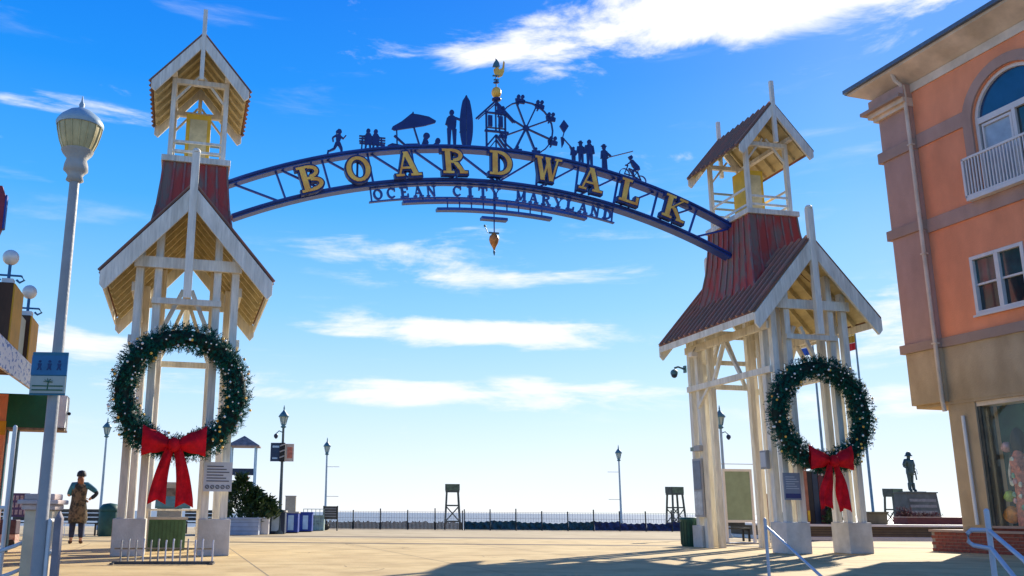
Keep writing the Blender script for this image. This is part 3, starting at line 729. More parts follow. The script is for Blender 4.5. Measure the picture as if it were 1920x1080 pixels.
# things standing inside or in front of the left tower
o=local_thing(0,'utility_cabinet',-.12,.9,0,'green ribbed utility cabinet standing inside the left tower','cabinet')
MB().box(-.42,.42,-.3,.3,0,.70).build('cabinet_body',mat('cabinet_green',(.07,.16,.08),.6,.2,5),o,.01)
for k in range(9): MB().box(-.38+.088*k,-.355+.088*k,-.325,-.30,.05,.66).build('rib',mat('cabinet_rib',(.045,.11,.055),.6,.2,5),o)
MB().box(-.46,.46,-.34,.34,.70,.76).build('cabinet_top',concrete,o)
o=local_thing(0,'plaque_stand',-.02,-.55,0,'white metal frame stand holding a tilted plaque inside the left tower','stand')
for x in (-.55,.55):
    for y in (-.2,.2): MB().box(x-.025,x+.025,y-.025,y+.025,0,.90).build('leg',white,o)
MB().box(-.60,.60,-.25,.25,.90,.94).build('shelf',white,o)
m=MB(); m.add([(-.38,-.18,1.0),(.38,-.18,1.0),(.38,.16,1.22),(-.38,.16,1.22),(-.38,-.18,.95),(.38,-.18,.95),(.38,.16,.95),(-.38,.16,.95)],[(0,1,2,3),(4,7,6,5),(0,4,5,1),(1,5,6,2),(2,6,7,3),(3,7,4,0)]); m.build('plaque',teal,o)
MB().box(.50,1.1,.30,.36,.15,.20).box(.50,1.1,.30,.36,.50,.55).box(.50,1.1,.30,.36,.0,.04).build('lower_rail',white,o)
# stone marker in the middle of the tower
o=local_thing(0,'stone_marker',-.10,1.9,0,'grey mottled stone marker seen behind the left bow','monument')
MB().box(-.30,.30,-.15,.15,0,1.6).build('marker_base',concrete,o,.04); MB().box(-.22,.22,-.16,-.15,.9,1.45).build('marker_plate',mat('marker_brown',(.22,.17,.14),.6,.4,8),o)

# bicycle rack
o=thing('bicycle_rack',(-4.34,16.28,0),.12,'low metal bicycle rack with upright prongs in front of the left tower','bike rack')
MB().box(-.86,.86,-.05,.05,.0,.05).build('base_bar',mat('rack_dark',(.10,.09,.08),.6,.3,6),o)
MB().tube([(-.84,.02,.26),(.84,.02,.26)],.014,8).build('top_rail',ochre if False else mat('rack_bronze',(.30,.24,.16),.5,.3,6),o)
for k in range(13):
    x=-.72+.125*k if k<12 else .83
    MB().tube([(x,-.03,.04),(x,-.015,.36+.02*(k%2)),(x,.02,.40+.02*(k%2))],.015,8).build('prong',stain if k in(3,6,7,10,11,12) else mat('rack_paint',(.45,.42,.36),.5,.3,6),o)
MB().box(-.86,-.80,-.22,.22,0,.03).box(.80,.86,-.22,.22,0,.03).build('foot',mat('rack_dark',(.10,.09,.08)),o)

# ------------------------------------------------------------------ building on the right
BR=math.atan2(-.96350,.26770)
BC=(13.856,25.0,0)
B=thing('orange_building',BC,BR,'orange stucco corner building with brown pilaster, arched balcony window and shop below','building')
def bb(name,x0,x1,y0,y1,z0,z1,m,bev=0,parent=B): return MB().box(x0,x1,y0,y1,z0,z1).build(name,m,parent,bev)
# arched opening: centre t=4.06, spring z=11.0, radius 1.08; built as wall pieces round it
AC,AZ,AR=4.06,11.0,1.10
m=MB()
def wall(poly): m.prism(poly,0,.30)
wall([(1.1,8.9),(1.1,12.97),(2.96,12.97),(2.96,8.9)]); wall([(5.16,8.9),(5.16,12.97),(10,12.97),(10,8.9)])
n=24
for i in range(n):
    a,b=math.pi*i/n,math.pi*(i+1)/n
    xa,za,xb,zb_=AC+AR*math.cos(a),AZ+AR*math.sin(a),AC+AR*math.cos(b),AZ+AR*math.sin(b)
    wall([(xa,za),(xa,12.97),(xb,12.97),(xb,zb_)])
# below: second floor window openings 2.3-3.85 and 4.27-5.82, z 5.95-7.5
wall([(1.1,5.5),(1.1,8.9),(2.30,8.9),(2.30,5.5)]); wall([(2.30,7.5),(2.30,8.9),(10,8.9),(10,7.5)]); wall([(2.30,5.5),(2.30,5.95),(10,5.95),(10,5.5)])
wall([(3.85,5.95),(3.85,7.5),(4.27,7.5),(4.27,5.95)]); wall([(5.82,5.95),(5.82,7.5),(10,7.5),(10,5.95)])
m.build('orange_wall',orange,B)
bb('inner_core',.02,10,.42,9,3.95,12.95,darkblue)
bb('lower_wall',1.1,10,-.01,.30,3.86,5.5,olive)
bb('corner_pilaster',-.02,1.12,-.14,.42,5.55,12.55,mauve,.01)
bb('pilaster_foot',-.02,1.12,-.14,.42,3.86,5.31,olive,.01)
bb('end_wall',-.02,.25,.42,9,3.86,12.95,mauve)
for z0,z1 in ((5.31,5.56),(8.63,8.92),(11.0,11.32)):
    bb('pilaster_band',-.16,1.14,-.20,.60,z0,z1,taupe,.01)
bb('wall_band',1.14,10,-.05,.0,8.52,8.90,mauve); bb('wall_band',1.14,10,-.06,.0,5.31,5.56,taupe)
bb('wall_band',1.14,2.75,-.045,.0,11.02,11.42,mauve); bb('wall_band',5.37,10,-.045,.0,11.02,11.42,mauve)
# capital mouldings
for k,(e,z0,z1,mm) in enumerate(((.10,12.30,12.42,cream),(.20,12.42,12.56,cream),(.34,12.56,12.66,taupe),(.16,12.66,12.97,mauve))):
    bb('capital_moulding',-.02-e,1.14+.0*e,-.14-e,.42+e,z0,z1,mm)
bb('frieze',1.1,10,-.04,.0,12.72,12.97,cream)
# eaves: sloping soffit, fascia, gutter
m=MB(); ov=.62
m.add([(-.02,0,12.97),(10,0,12.97),(10,-ov,13.34),(-ov,-ov,13.34),(-.02,9,12.97),(-ov,9,13.34)],[(0,1,2,3),(0,3,5,4)]); m.build('soffit',cream,B)
m=MB(); m.add([(-ov,-ov,13.34),(10,-ov,13.34),(10,-ov,13.48),(-ov,-ov,13.48),(-ov,9,13.34),(-ov,9,13.48)],[(0,1,2,3),(0,3,5,4)]); m.build('fascia',cream,B)
MB().bar((-ov-.06,-ov-.05,13.47),(10,-ov-.05,13.47),.12,.11).bar((-ov-.05,-ov,13.47),(-ov-.05,9,13.47),.12,.11).build('gutter',mat('gutter_blue',(.10,.14,.20),.4,.15,5),B)
m=MB(); m.add([(-ov,-ov,13.50),(10,-ov,13.50),(10,4.5,16.5),(5,4.5,16.5),(-ov,9,13.50)],[(0,1,2,3),(0,3,4)]); m.build('roof',rooflow,B)
# downspout
MB().tube([(1.0,-.50,13.36),(1.02,-.42,13.1),(1.10,-.24,12.9),(1.10,-.22,12.6),(1.10,-.22,3.9),(1.12,-.20,3.60)],.055,10).build('downspout',cream,B)
for z in (11.1,7.9,5.4): bb('pipe_strap',1.03,1.17,-.285,-.14,z,z+.04,cream)
# arched window
m=MB()
for i in range(n):   # broad brown surround
    a,b=math.pi*i/n,math.pi*(i+1)/n
    m.prism([(AC+r*math.cos(t_),AZ+r*math.sin(t_)) for r,t_ in ((AR+.02,a),(AR+.30,a),(AR+.30,b),(AR+.02,b))],-.06,.02)
m.box(2.68,2.94,-.06,.02,8.9,11.0).box(5.18,5.44,-.06,.02,8.9,11.0); m.build('window_surround',mauve,B)
win=MB(); 
for i in range(n):
    a,b=math.pi*i/n,math.pi*(i+1)/n
    win.prism([(AC+r*math.cos(t_),AZ+r*math.sin(t_)) for r,t_ in ((AR-.09,a),(AR-.002,a),(AR-.002,b),(AR-.09,b))],.06,.20)
win.box(2.962,3.05,.06,.20,8.91,11.0).box(5.07,5.158,.06,.20,8.91,11.0).box(3.05,5.07,.05,.20,10.93,11.09).box(4.01,4.11,.055,.20,8.91,10.93).box(3.05,5.07,.06,.20,8.91,9.0)
wf=win.build('arched_window',pvc,B)
m=MB(); m.prism([(AC+1.0*math.cos(math.pi*i/20),AZ+.09+.92*math.sin(math.pi*i/20)) for i in range(21)],.13,.15); m.build('arch_pane',blueglass,wf)
MB().box(3.12,3.95,.13,.15,9.0,10.88).build('curtained_pane',curtain,wf); MB().box(3.12,3.16,.08,.14,9.0,10.9).box(3.92,3.98,.08,.14,9.0,10.9).box(3.16,3.92,.08,.14,10.83,10.9).build('door_stile',pvc,wf)
MB().box(4.11,5.07,.13,.15,9.0,10.93).build('dark_pane',darkglass,wf)
# balcony railing
m=MB().box(2.62,5.50,-.22,-.16,10.02,10.08).box(2.62,5.50,-.22,-.16,9.00,9.06).box(2.62,2.68,-.22,.0,9.0,10.08); m.box(5.44,5.50,-.22,.0,9.0,10.08)
br=m.build('balcony_railing',pvc,B)
for k in range(30):
    x=2.745+.093*k; MB().box(x-.016,x+.016,-.205,-.175,9.06,10.02).build('baluster',pvc,br)
bb('balcony_slab',2.66,5.46,-.24,.0,8.905,8.995,pvc)
# double sash windows
for x0 in (2.30,4.27):
    w=MB(); x1=x0+1.55; xm=(x0+x1)/2
    w.box(x0+.002,x0+.09,-.03,.20,5.952,7.498).box(x1-.09,x1-.002,-.03,.20,5.952,7.498).box(x0+.09,x1-.09,-.028,.20,7.41,7.498).box(x0+.09,x1-.09,-.03,.20,5.952,6.05).box(xm-.06,xm+.06,-.026,.20,6.05,7.41)
    wo=w.build('sash_window',pvc,B)
    for a,b in ((x0+.09,xm-.06),(xm+.06,x1-.09)):
        MB().box(a,b,.03,.09,6.72,6.77).build('meeting_rail',pvc,wo)
        MB().box(a,b,.06,.075,6.77,7.41).build('upper_pane',mat('teal_glass',(.025,.085,.095),.06,.4,1.5,spec=1.0),wo); MB().box(a,b,.09,.105,6.05,6.72).build('lower_pane',darkglass,wo)
    bb('window_sill',x0-.05,x1+.05,-.08,-.03,5.90,5.95,pvc)
# ground floor
bb('ground_floor_pier',1.02,1.86,.02,.9,0,3.86,olive,.01)
bb('soffit_slab',.0,10,.0,9,3.78,3.859,olive)
bb('ground_floor_wall',1.1,1.5,.9,9,0,3.78,olive)
bb('stall_riser',1.86,10,.10,.5,0,.62,brickm)
bb('shop_sill',1.86,10,.04,.5,.62,.68,taupe)
bb('shop_lintel',1.86,10,.06,.5,3.66,3.78,cream)
bb('shop_frame',1.86,1.95,.08,.5,.68,3.66,darkw); bb('shop_frame',5.2,5.3,.08,.5,.68,3.66,darkw)
gm=bpy.data.materials.new('shop_glass'); gm.use_nodes=True; gt=gm.node_tree; gt.nodes.clear()
g1=gt.nodes.new('ShaderNodeBsdfTransparent'); g2=gt.nodes.new('ShaderNodeBsdfGlossy'); g2.inputs['Roughness'].default_value=.04; g3=gt.nodes.new('ShaderNodeMixShader'); g3.inputs[0].default_value=.035; g4=gt.nodes.new('ShaderNodeOutputMaterial')
g1.inputs[0].default_value=(.97,1,.98,1); gt.links.new(g1.outputs[0],g3.inputs[1]); gt.links.new(g2.outputs[0],g3.inputs[2]); gt.links.new(g3.outputs[0],g4.inputs[0])
bb('shop_pane',1.95,5.2,.10,.105,.68,3.66,gm)
bb('display_back',1.95,8,.62,.66,.3,3.78,mat('display_green',(.03,.14,.08),.6,.6,1.2,col2=(.005,.02,.02)))
bb('display_floor',1.95,8,.5,1.1,.3,.68,darkw)
MB().tube([(1.52,-.05,3.45),(1.55,-.06,.70)],.045,8).build('drain_pipe',pvc,B)
# things in the shop window
rnd=random.Random(5)
pal=[mat('garment_%s'%n_,c,.7,.4,9) for n_,c in (('coral',(.75,.22,.14)),('cream',(.85,.72,.55)),('pink',(.80,.38,.36)),('sage',(.28,.50,.32)),('orange',(.90,.28,.03)),('aqua',(.25,.62,.60)),('lime',(.52,.68,.10)))]
def blob(x,y,z,rx,ry,rz,m_,par,name):
    mb=MB(); vs=[];n_,k_=12,8
    for i in range(k_+1):
        for j in range(n_):
            a=math.pi*i/k_; b=2*math.pi*j/n_; q=1+.16*math.sin(3*b+i)+rnd.uniform(-.06,.06)
            vs.append((x+rx*q*math.sin(a)*math.cos(b)+1e-4*j,y+ry*q*math.sin(a)*math.sin(b),z-rz*math.cos(a)))
    mb.add(vs,[(i*n_+j,i*n_+(j+1)%n_,(i+1)*n_+(j+1)%n_,(i+1)*n_+j) for i in range(k_) for j in range(n_)],True)
    return mb.build(name,m_,par)
def bw(x,y,z): 
    v=Matrix.Rotation(BR,4,'Z')@Vector((x,y,z)); return (BC[0]+v.x,BC[1]+v.y,BC[2]+v.z)
o=thing('shop_mannequin',bw(2.62,.34,.68),BR,'dark haired mannequin in a patterned coral and cream dress behind the shop window','mannequin')
m=MB(); m.lathe([(.20,0),(.19,.5),(.17,1.0),(.20,1.35),(.21,1.55),(.10,1.78),(.05,1.85),(.05,1.95)],0,0,0,14); m.build('dress',pal[0],o)
blob(0,0,2.12,.10,.11,.15,skin,o,'head'); blob(.0,.03,2.05,.16,.15,.34,black,o,'hair'); blob(-.13,.0,1.65,.07,.10,.55,black,o,'hair_fall')
for s in(-1,1): MB().tube([(s*.19,0,1.66),(s*.28,-.03,1.3),(s*.22,-.10,1.0)],.045,8,.03).build('sleeve',pal[1],o)
for k in range(14): blob(rnd.uniform(-.13,.13),-.185,rnd.uniform(.15,1.6),.05,.02,.07,pal[k%4],o,'printed_motif')
for k,(x,z,sz) in enumerate(((2.2,.95,.2),(2.2,1.4,.13),(3.25,1.2,.30),(3.3,1.75,.22),(3.35,2.35,.22),(3.5,.9,.28),(2.3,2.6,.12),(3.7,1.5,.3))):
    o=blob(0,0,0,sz,.12,sz*1.1,pal[(k*2+4)%7],None,'shop_goods'); o.location=bw(x,.36,z); o.rotation_euler=(0,0,BR)
    tag(o,['lime coloured goods low at the left of the shop window','pale green ball shaped goods above the lime ones in the shop window','large orange beach item at the right of the shop window','red item above the large orange one in the shop window','aqua item high at the right of the shop window','green item at the lower right of the shop window','small coral item high at the left of the shop window','aqua item beyond the picture edge of the shop window'][k],'shop goods',kind=None)
o=thing('window_emblem',bw(3.35,.135,3.25),BR,'white star shaped decal in the top corner of the shop window','decal')
m=MB()
for k in range(8): a=k*math.pi/4; m.bar((0,0,0),(.16*math.cos(a),0,.13*math.sin(a)),.02,.006)
m.build('rays',pvc,o)
# brick wall at the foot of the building
def brick_wall(name,lo,rz,L,H,D,label,cap=None):
    T=thing(name,lo,rz,label,'wall'); MB().box(.01,L-.01,.012,D,0,H-.01).build('mortar_core',mortar,T)
    bme=MB().box(0,.225,0,.10,0,.072).mesh('brick'); bme.materials.append(brickm)
    n_=int(L/.24); k_=int(H/.083)
    for r in range(k_):
        for c in range(n_):
            x=c*.24+(.12 if r%2 else 0)
            if x+.225>L: continue
            o_=bpy.data.objects.new('brick',bme); COL.objects.link(o_); o_.parent=T; o_.location=(x,rnd.uniform(-.004,.004),r*.083+.005)
    if cap: MB().box(-.03,L+.03,-.04,D+.03,H,H+.06).build('coping',cap,T)
    return T
brick_wall('brick_wall',bw(.09,-.10,0),BR,4.8,.50,1.4,'low red brick base wall along the foot of the orange building',taupe)

# ------------------------------------------------------------------ left side: street lamp, sign, railings, arcade building
LP=(-3.60,9.0); zg=gz(LP[1],LP[0])
o=thing('street_lamp',(LP[0],LP[1],zg),0,'tall grey street lamp with a ribbed acorn globe at the left, nearest the camera','street lamp')
H0=4.28-zg
MB().lathe([(.11,0),(.11,.06),(.085,.10),(.062,.30),(.058,H0*.5),(.05,H0)],0,0,0,16).build('pole',lampgrey,o)
MB().lathe([(.052,H0-.02),(.09,H0),(.075,H0+.05),(.10,H0+.09),(.125,H0+.11),(.12,H0+.17),(.10,H0+.24),(.15,H0+.30),(.165,H0+.33)],0,0,0,20).build('lamp_neck',concrete,o)
MB().lathe([(.145,H0+.32),(.185,H0+.42),(.215,H0+.54),(.225,H0+.62)],0,0,0,24).build('lamp_globe',lampglass,o)
m=MB()
for k in range(16):
    a=2*math.pi*k/16; c,s_=math.cos(a),math.sin(a); m.tube([(c*.150,s_*.150,H0+.33),(c*.190,s_*.190,H0+.43),(c*.220,s_*.220,H0+.55),(c*.229,s_*.229,H0+.62)],.007,5)
m.build('globe_ribs',lampglass,o)
MB().lathe([(.235,H0+.60),(.245,H0+.63),(.235,H0+.66),(.20,H0+.71),(.13,H0+.77),(.05,H0+.81),(.025,H0+.83),(.03,H0+.86),(.012,H0+.90),(.004,H0+.96)],0,0,0,24).build('lamp_cap',palepole,o)
o=thing('wayfinding_sign',(-3.625,8.90,2.0),.05,'blue and cream sign with figure icons, strapped to the near lamp pole','sign')
MB().box(-.175,.175,-.012,.0,0,.43).build('sign_plate',mat('sign_teal',(.02,.16,.24),.5,.1,5),o,.004)
MB().box(-.175,.175,-.020,-.013,.20,.395).build('blue_field',mat('sign_blue',(.01,.16,.33),.4,.2,5),o)
MB().box(-.17,.17,-.020,-.013,.02,.19).build('cream_field',mat('sign_cream',(.42,.45,.38),.5,.1,5),o)
for cx in (-.095,0,.095):
    m=MB(); m.prism([(cx+.014*math.cos(a*math.pi/5),.335+.014*math.sin(a*math.pi/5)) for a in range(10)],-.024,-.020)
    m.prism([(cx-.02,.315),(cx+.02,.315),(cx+.012,.28),(cx+.022,.25),(cx+.008,.25),(cx,.275),(cx-.012,.25),(cx-.024,.25),(cx-.012,.28)],-.0245,-.020); m.build('figure_icon',mat('icon_dark',(.01,.05,.15)),o)
m=MB().bar((0,-.022,.05),(.004,-.022,.13),.010,.004)
for a in (20,60,100,140,170,-10): m.bar((.003,-.022,.13),(.003+.045*math.cos(R_(a)),-.022,.13+.035*math.sin(R_(a))),.012,.004)
m.build('palm_icon',dgreen,o)
for z in (.085,.045): MB().box(-.15,.15,-.0235,-.020,z,z+.012).build('printed_line',dgreen,o)

zp=gz(9.5,-3.85)
o=thing('stucco_pier',(-3.80,9.5,zp),.1,'cream stucco pier with a moulded cap behind the near lamp pole','pier')
MB().box(-.135,.135,-.135,.135,0,.90-zp).build('pier_shaft',mat('pier_cream',(.75,.58,.38),.85,.15,3,.3,30,dirt=.2),o,.01)
MB().box(-.165,.165,-.165,.165,.90-zp,.955-zp).box(-.20,.20,-.20,.20,.955-zp,1.0-zp).box(-.15,.15,-.15,.15,1.0-zp,1.06-zp).build('pier_cap',mat('cap_pink',(.62,.48,.42),.8,.2,5,.3,30),o,.012)
def railing(name,posts,rails,label,mm,r=.022):
    x0,y0=posts[0][:2]; o=thing(name,(x0,y0,gz(y0,x0)),0,label,'railing','pipe handrails at the foot of the ramp'); z0=gz(y0,x0)
    L_=lambda p:(p[0]-x0,p[1]-y0,p[2]-z0)
    for x,y,zt in posts: MB().tube([L_((x,y,gz(y,x)-.02)),L_((x,y,zt))],r,10).ball(L_((x,y,zt)),r,8,6).build('post',mm,o)
    for pts in rails: MB().tube([L_(p) for p in pts],r*.85,10).build('rail',mm,o)
    return o
wr_=mat('rail_white',(.70,.69,.66),.4,.1,5)
railing('handrail',[(-4.17,9.5,1.74),(-3.52,9.0,.80)],[[(-4.50,9.6,.92),(-4.17,9.5,.92)],[(-4.2,8.9,.42),(-3.98,9.35,.55),(-3.74,9.55,.70),(-3.60,9.3,.80),(-3.52,9.0,.80)],[(-4.2,8.9,.18),(-3.98,9.35,.29),(-3.72,9.6,.44),(-3.58,9.3,.52),(-3.50,9.0,.50)]],'white pipe handrail with looped end around the near lamp pole at the left',wr_)
o=thing('fence_post',(-3.44,9.02,gz(9.02,-3.44)),0,'weathered mauve post right of the near lamp pole','post')
MB().box(-.035,.035,-.035,.035,0,.83-gz(9.02,-3.44)).build('post_shaft',mat('post_mauve',(.30,.25,.25),.7,.2,5),o,.006); MB().lathe([(.04,0),(.01,.06)],0,0,.83-gz(9.02,-3.44),4).build('post_point',mat('post_mauve',(.3,.25,.25)),o)
railing('handrail',[(5.24,8.5,.95)],[[(4.55,6.6,-.25),(4.97,7.7,.33),(5.21,8.45,.62),(5.18,8.66,.64),(5.15,8.68,.67),(5.15,8.68,.75),(5.18,8.66,.78),(5.24,8.50,.78),(5.04,7.75,.55),(4.65,6.6,-.01)]],'grey pipe handrail with looped end at the lower right corner',stain,.024)
railing('handrail',[(4.90,13.0,.84)],[[(4.92,13.0,.74),(4.75,11.0,.21),(4.62,9.6,-.16)]],'slim grey handrail descending the ramp in front of the right tower',stain,.022)

# arcade building at the left: fascia, pillars with globe lamps, green sign box, canopy posts
AB=thing('arcade_building',(-8.416,20.0,0),.25,'arcade front with brown pillars coloured ochre on the sunlit side and a scribbled white canopy edge','building')
def ab(name,x0,x1,y0,y1,z0,z1,m,bev=0,parent=AB): return MB().box(x0,x1,y0,y1,z0,z1).build(name,m,parent,bev)
fm=mat('fascia_scribble',(.80,.80,.82),.6,.2,5,.2,20,col2=(.10,.20,.50),thr=(.40,.46),stretch=(1,1,2.2))
m=MB(); m.add([(0,-9,3.30),(0,0,3.45),(0,0,3.93),(0,-9,3.90),(-.06,-9,3.30),(-.06,0,3.45),(-.06,0,3.93),(-.06,-9,3.90)],[(0,1,2,3),(7,6,5,4),(0,4,5,1),(1,5,6,2),(2,6,7,3),(3,7,4,0)]); m.build('canopy_fascia',fm,AB)
ab('canopy_deck',-3,-.06,-9,0,3.86,3.92,darkw)
for k in range(26): ab('soffit_slat',-2.6,-.07,-8.9+.34*k,-8.76+.34*k,3.76,3.85,mat('slat_wood',(.30,.22,.14),.7,.3,6))
for y0,y1,zt in ((-3.64,-2.62,6.10),(-1.45,-.45,5.93)):
    z0=3.93
    p=ab('pillar',-.40 if y0<-2 else -.30,-.03,y0,y1,z0,zt-1.05,woodbrown,.01); ab('sunlit_pillar_side',-.028,.0,y0+.02,y1-.02,z0,zt-1.06,ochre)  # light put into the colour: sunlit side ochre, shaded body brown
ab('parapet',-.5,-.1,-2.5,-1.5,3.93,4.75,mat('parapet_cream',(.62,.64,.50),.7,.1,4)); 
ab('side_wall',-3.2,-2.6,-9,0,0,3.86,orange)
ab('wall_pier',-1.6,-.58,.2,.8,0,3.4,orange); ab('wall_lamp',-.75,-.56,.14,.2,2.5,2.8,ochre)
for y,x in ((-3.2,-.55),(-1.5,-.55)):
    pass
for x,y,zb_,lab in ((-.16,-3.45,5.03,'round globe lamp on the first brown pillar of the arcade'),(-.12,-1.30,4.86,'round globe lamp on the second brown pillar of the arcade')):
    c,s_=math.cos(.25),math.sin(.25); P_=(-8.416+x*c-y*s_,20+x*s_+y*c,zb_+.02)
    o=thing('globe_lamp',P_,.25,lab,'lamp','globe lamps on the arcade pillars')
    h=.40
    MB().box(-.10,.10,-.10,.10,0,.10).build('lamp_base',pvc,o); MB().tube([(0,0,.1),(0,0,h)],.03,8).tube([(-.22,0,.18),(.22,0,.18)],.02,8).build('lamp_stem',mat('lamp_blue',(.03,.16,.34),.5,.2,5),o)
    m=MB()
    for q in (-1,1): m.tube([(q*.22,0,.18),(q*.28,0,.10),(q*.20,0,.05),(q*.14,0,.10)],.022,8)
    m.build('scroll',mat('lamp_blue',(.03,.16,.34)),o); MB().ball((0,0,h+.13),.15,18,12).build('globe',globe,o)
# green sign box
GBc=(-8.20,20.3)
o=thing('green_sign_box',(GBc[0],GBc[1],2.68),.25,'dark green sign box with a white end panel hanging over the walk at the left','sign')
MB().box(-1.2,.0,-.0,.6,.0,.74).build('box_body',dgreen,o); MB().box(.003,.36,.02,.55,.02,.74).build('end_panel',mat('panel_white',(.72,.74,.76),.5,.08,4),o)
MB().box(-1.2,.36,.0,.6,-.05,-.004).build('underside',mat('box_under',(.30,.20,.13),.7,.4,6),o)
MB().ball((.40,.3,.36),.04,8,6).build('end_lamp',black,o)
for x,y in ((-9.09,20.3),(-8.85,20.3)):
    p=MB().box(x-GBc[0]-.04,x-GBc[0]+.04,y-GBc[1]-.04,y-GBc[1]+.04,-2.68,-.04).build('support_post',teal,o); p.matrix_parent_inverse=Matrix.Rotation(-.25,4,'Z')
# blade sign at the extreme left edge
o=thing('blade_sign',(-8.78,18,6.40),.25,'sliver of a dark red and blue rounded sign at the left picture edge','sign')
MB().prism([(-.9,0),(.10,0),(.16,.2),(.16,.9),(.08,1.12),(-.9,1.15)],-.06,.06).build('sign_face',mat('blade_red',(.30,.03,.05),.5,.3,4),o); MB().prism([(.165,.18),(.20,.2),(.20,.92),(.165,.93)],-.07,.07).build('sign_edge',bluep,o); MB().box(-1.3,-.9,-.04,.04,.5,.6).build('sign_arm',lampgrey,o)

# ------------------------------------------------------------------ promenade lamps
def plamp(label):
    o=thing('promenade_lamp',(0,0,0),0,label,'street lamp','promenade lamps along the boardwalk')
    MB().lathe([(.20,0),(.20,.08),(.13,.16),(.11,.75),(.13,.80),(.075,.90),(.06,2.5),(.05,4.35)],0,0,0,12).build('pole',palepole,o)
    MB().lathe([(.05,4.33),(.13,4.38),(.08,4.44),(.10,4.50)],0,0,0,12).build('collar',teal,o)
    MB().lathe([(.08,4.48),(.17,4.80)],0,0,0,12).build('lantern_glass',mat('lantern_pane',(.40,.52,.50),.3,.15,5,spec=.5),o)
    m=MB()
    for k in range(6): a=k*math.pi/3; m.tube([(.10*math.cos(a),.10*math.sin(a),4.48),(.178*math.cos(a),.178*math.sin(a),4.81)],.013,5)
    m.build('lantern_frame',teal,o)
    MB().lathe([(.22,4.80),(.23,4.83),(.14,4.96),(.06,5.05),(.025,5.12),(.035,5.16),(.01,5.30)],0,0,0,12).build('lantern_cap',teal,o)
    return o
l0=plamp('slim pale promenade lamp just left of the dark notice board, with two thin banner arms'); l0.location=(-5.21,54.35,-.45); l0.scale=(1,1,1.07)
spots=[((13.04,58.59,-.45),'slim pale promenade lamp standing alone by the blue covered fence'),((-5.55,38.41,0),'dark promenade lamp carrying two banner boards behind the bins'),
 ((-14.92,44.16,0),'promenade lamp seen left of the left wreath, behind the standing person'),((12.53,37.29,0),'promenade lamp seen through the legs of the right tower')]
lamps=[l0]
for p,lab in spots:
    c=dup(l0,p,0,lab); c.scale=(1,1,1.07 if p[2]<0 else 1.0); lamps.append(c)
for l,dirs in ((l0,1),(lamps[1],-1)):
    for z in (3.7,2.1): MB().tube([(0,0,z),(dirs*.75,0,z)],.014,6).build('banner_arm',lampgrey,l)
# dark lamp: banners and camera arm
l=lamps[2]
for k in kids(l):
    if k.name.startswith('pole'): k.data=k.data.copy(); k.data.materials[0]=mat('dark_pole',(.09,.12,.12),.5,.2,4)
MB().box(-.50,-.10,-.02,.02,2.95,3.72).build('banner_board',mat('banner_blue',(.01,.045,.11),.5,.3,3),l)
MB().box(-.42,-.14,-.026,-.02,3.52,3.60).box(-.42,-.20,-.026,-.02,3.05,3.11).build('banner_print',lightblue,l)
MB().box(.12,.48,-.02,.02,2.95,3.68).build('banner_board',mat('banner_beige',(.55,.46,.38),.6,.15,4),l)
MB().box(.20,.42,-.026,-.02,3.08,3.55).build('banner_print',mat('banner_coral',(.60,.20,.13),.6,.3,8),l)
for k in range(6): MB().bar((-.10,-.09,2.98+.12*k),(.10,-.09,3.06+.12*k),.05,.05).build('wrap_stripe',black if k%2==0 else lampgrey,l)
MB().box(-.105,.105,-.08,.08,2.94,3.72).build('wrap',black,l)
for l_,s_ in ((lamps[2],-1),(lamps[4],1)):
    MB().tube([(0,0,4.15),(s_*.18,0,4.22),(s_*.28,0,4.12)],.022,8).build('camera_arm',teal,l_); MB().lathe([(.03,.08),(.09,.02),(.09,-.06),(.03,-.14)],s_*.30,0,4.03,12).build('dome_camera',darkblue,l_)

# ------------------------------------------------------------------ lifeguard stands
def gstand(label):
    o=thing('lifeguard_stand',(0,0,0),0,label,'lifeguard stand','lifeguard stands on the beach')
    H=3.2
    for sx in (-1,1):
        for sy in (-1,1): MB().bar((sx*.52,sy*.50,0),(sx*.36,sy*.34,H-.3),.10,.10).build('leg',greenst,o)
    for z,w in ((.9,.47),(1.9,.42)):
        for sy in (-1,1): MB().box(-w,w,sy*w-.03,sy*w+.03,z,z+.09).build('cross_rail',greenst,o)
    for sy in (-1,1):
        MB().bar((-.45,sy*.45,.95),(.42,sy*.42,1.9),.06,.05).bar((.45,sy*.46,.95),(-.42,sy*.43,1.9),.06,.05).build('cross_brace',greenst,o)
    MB().box(-.44,.44,-.42,.42,H-.42,H-.30).build('seat_platform',greenst,o)
    MB().box(-.46,.46,.36,.42,H-.30,H+.12).box(-.46,-.40,-.40,.36,H-.30,H+.10).box(.40,.46,-.40,.36,H-.30,H+.10).build('seat_back',greenst,o)
    MB().box(-.40,.40,-.42,-.36,H-.30,H+.10).build('front_board',mat('stand_sign',(.11,.15,.09),.7,.3,6),o)
    return o
g0=gstand('dark green lifeguard stand left of centre, before the brown fence'); g0.location=(2.46,60,-.58)
dup(g0,(17.45,62,-.60),.25,'dark lifeguard stand beside the right tower, above the blue fence')
dup(g0,(32.1,62,-.62),.3,'weathered lifeguard stand left of the statue')

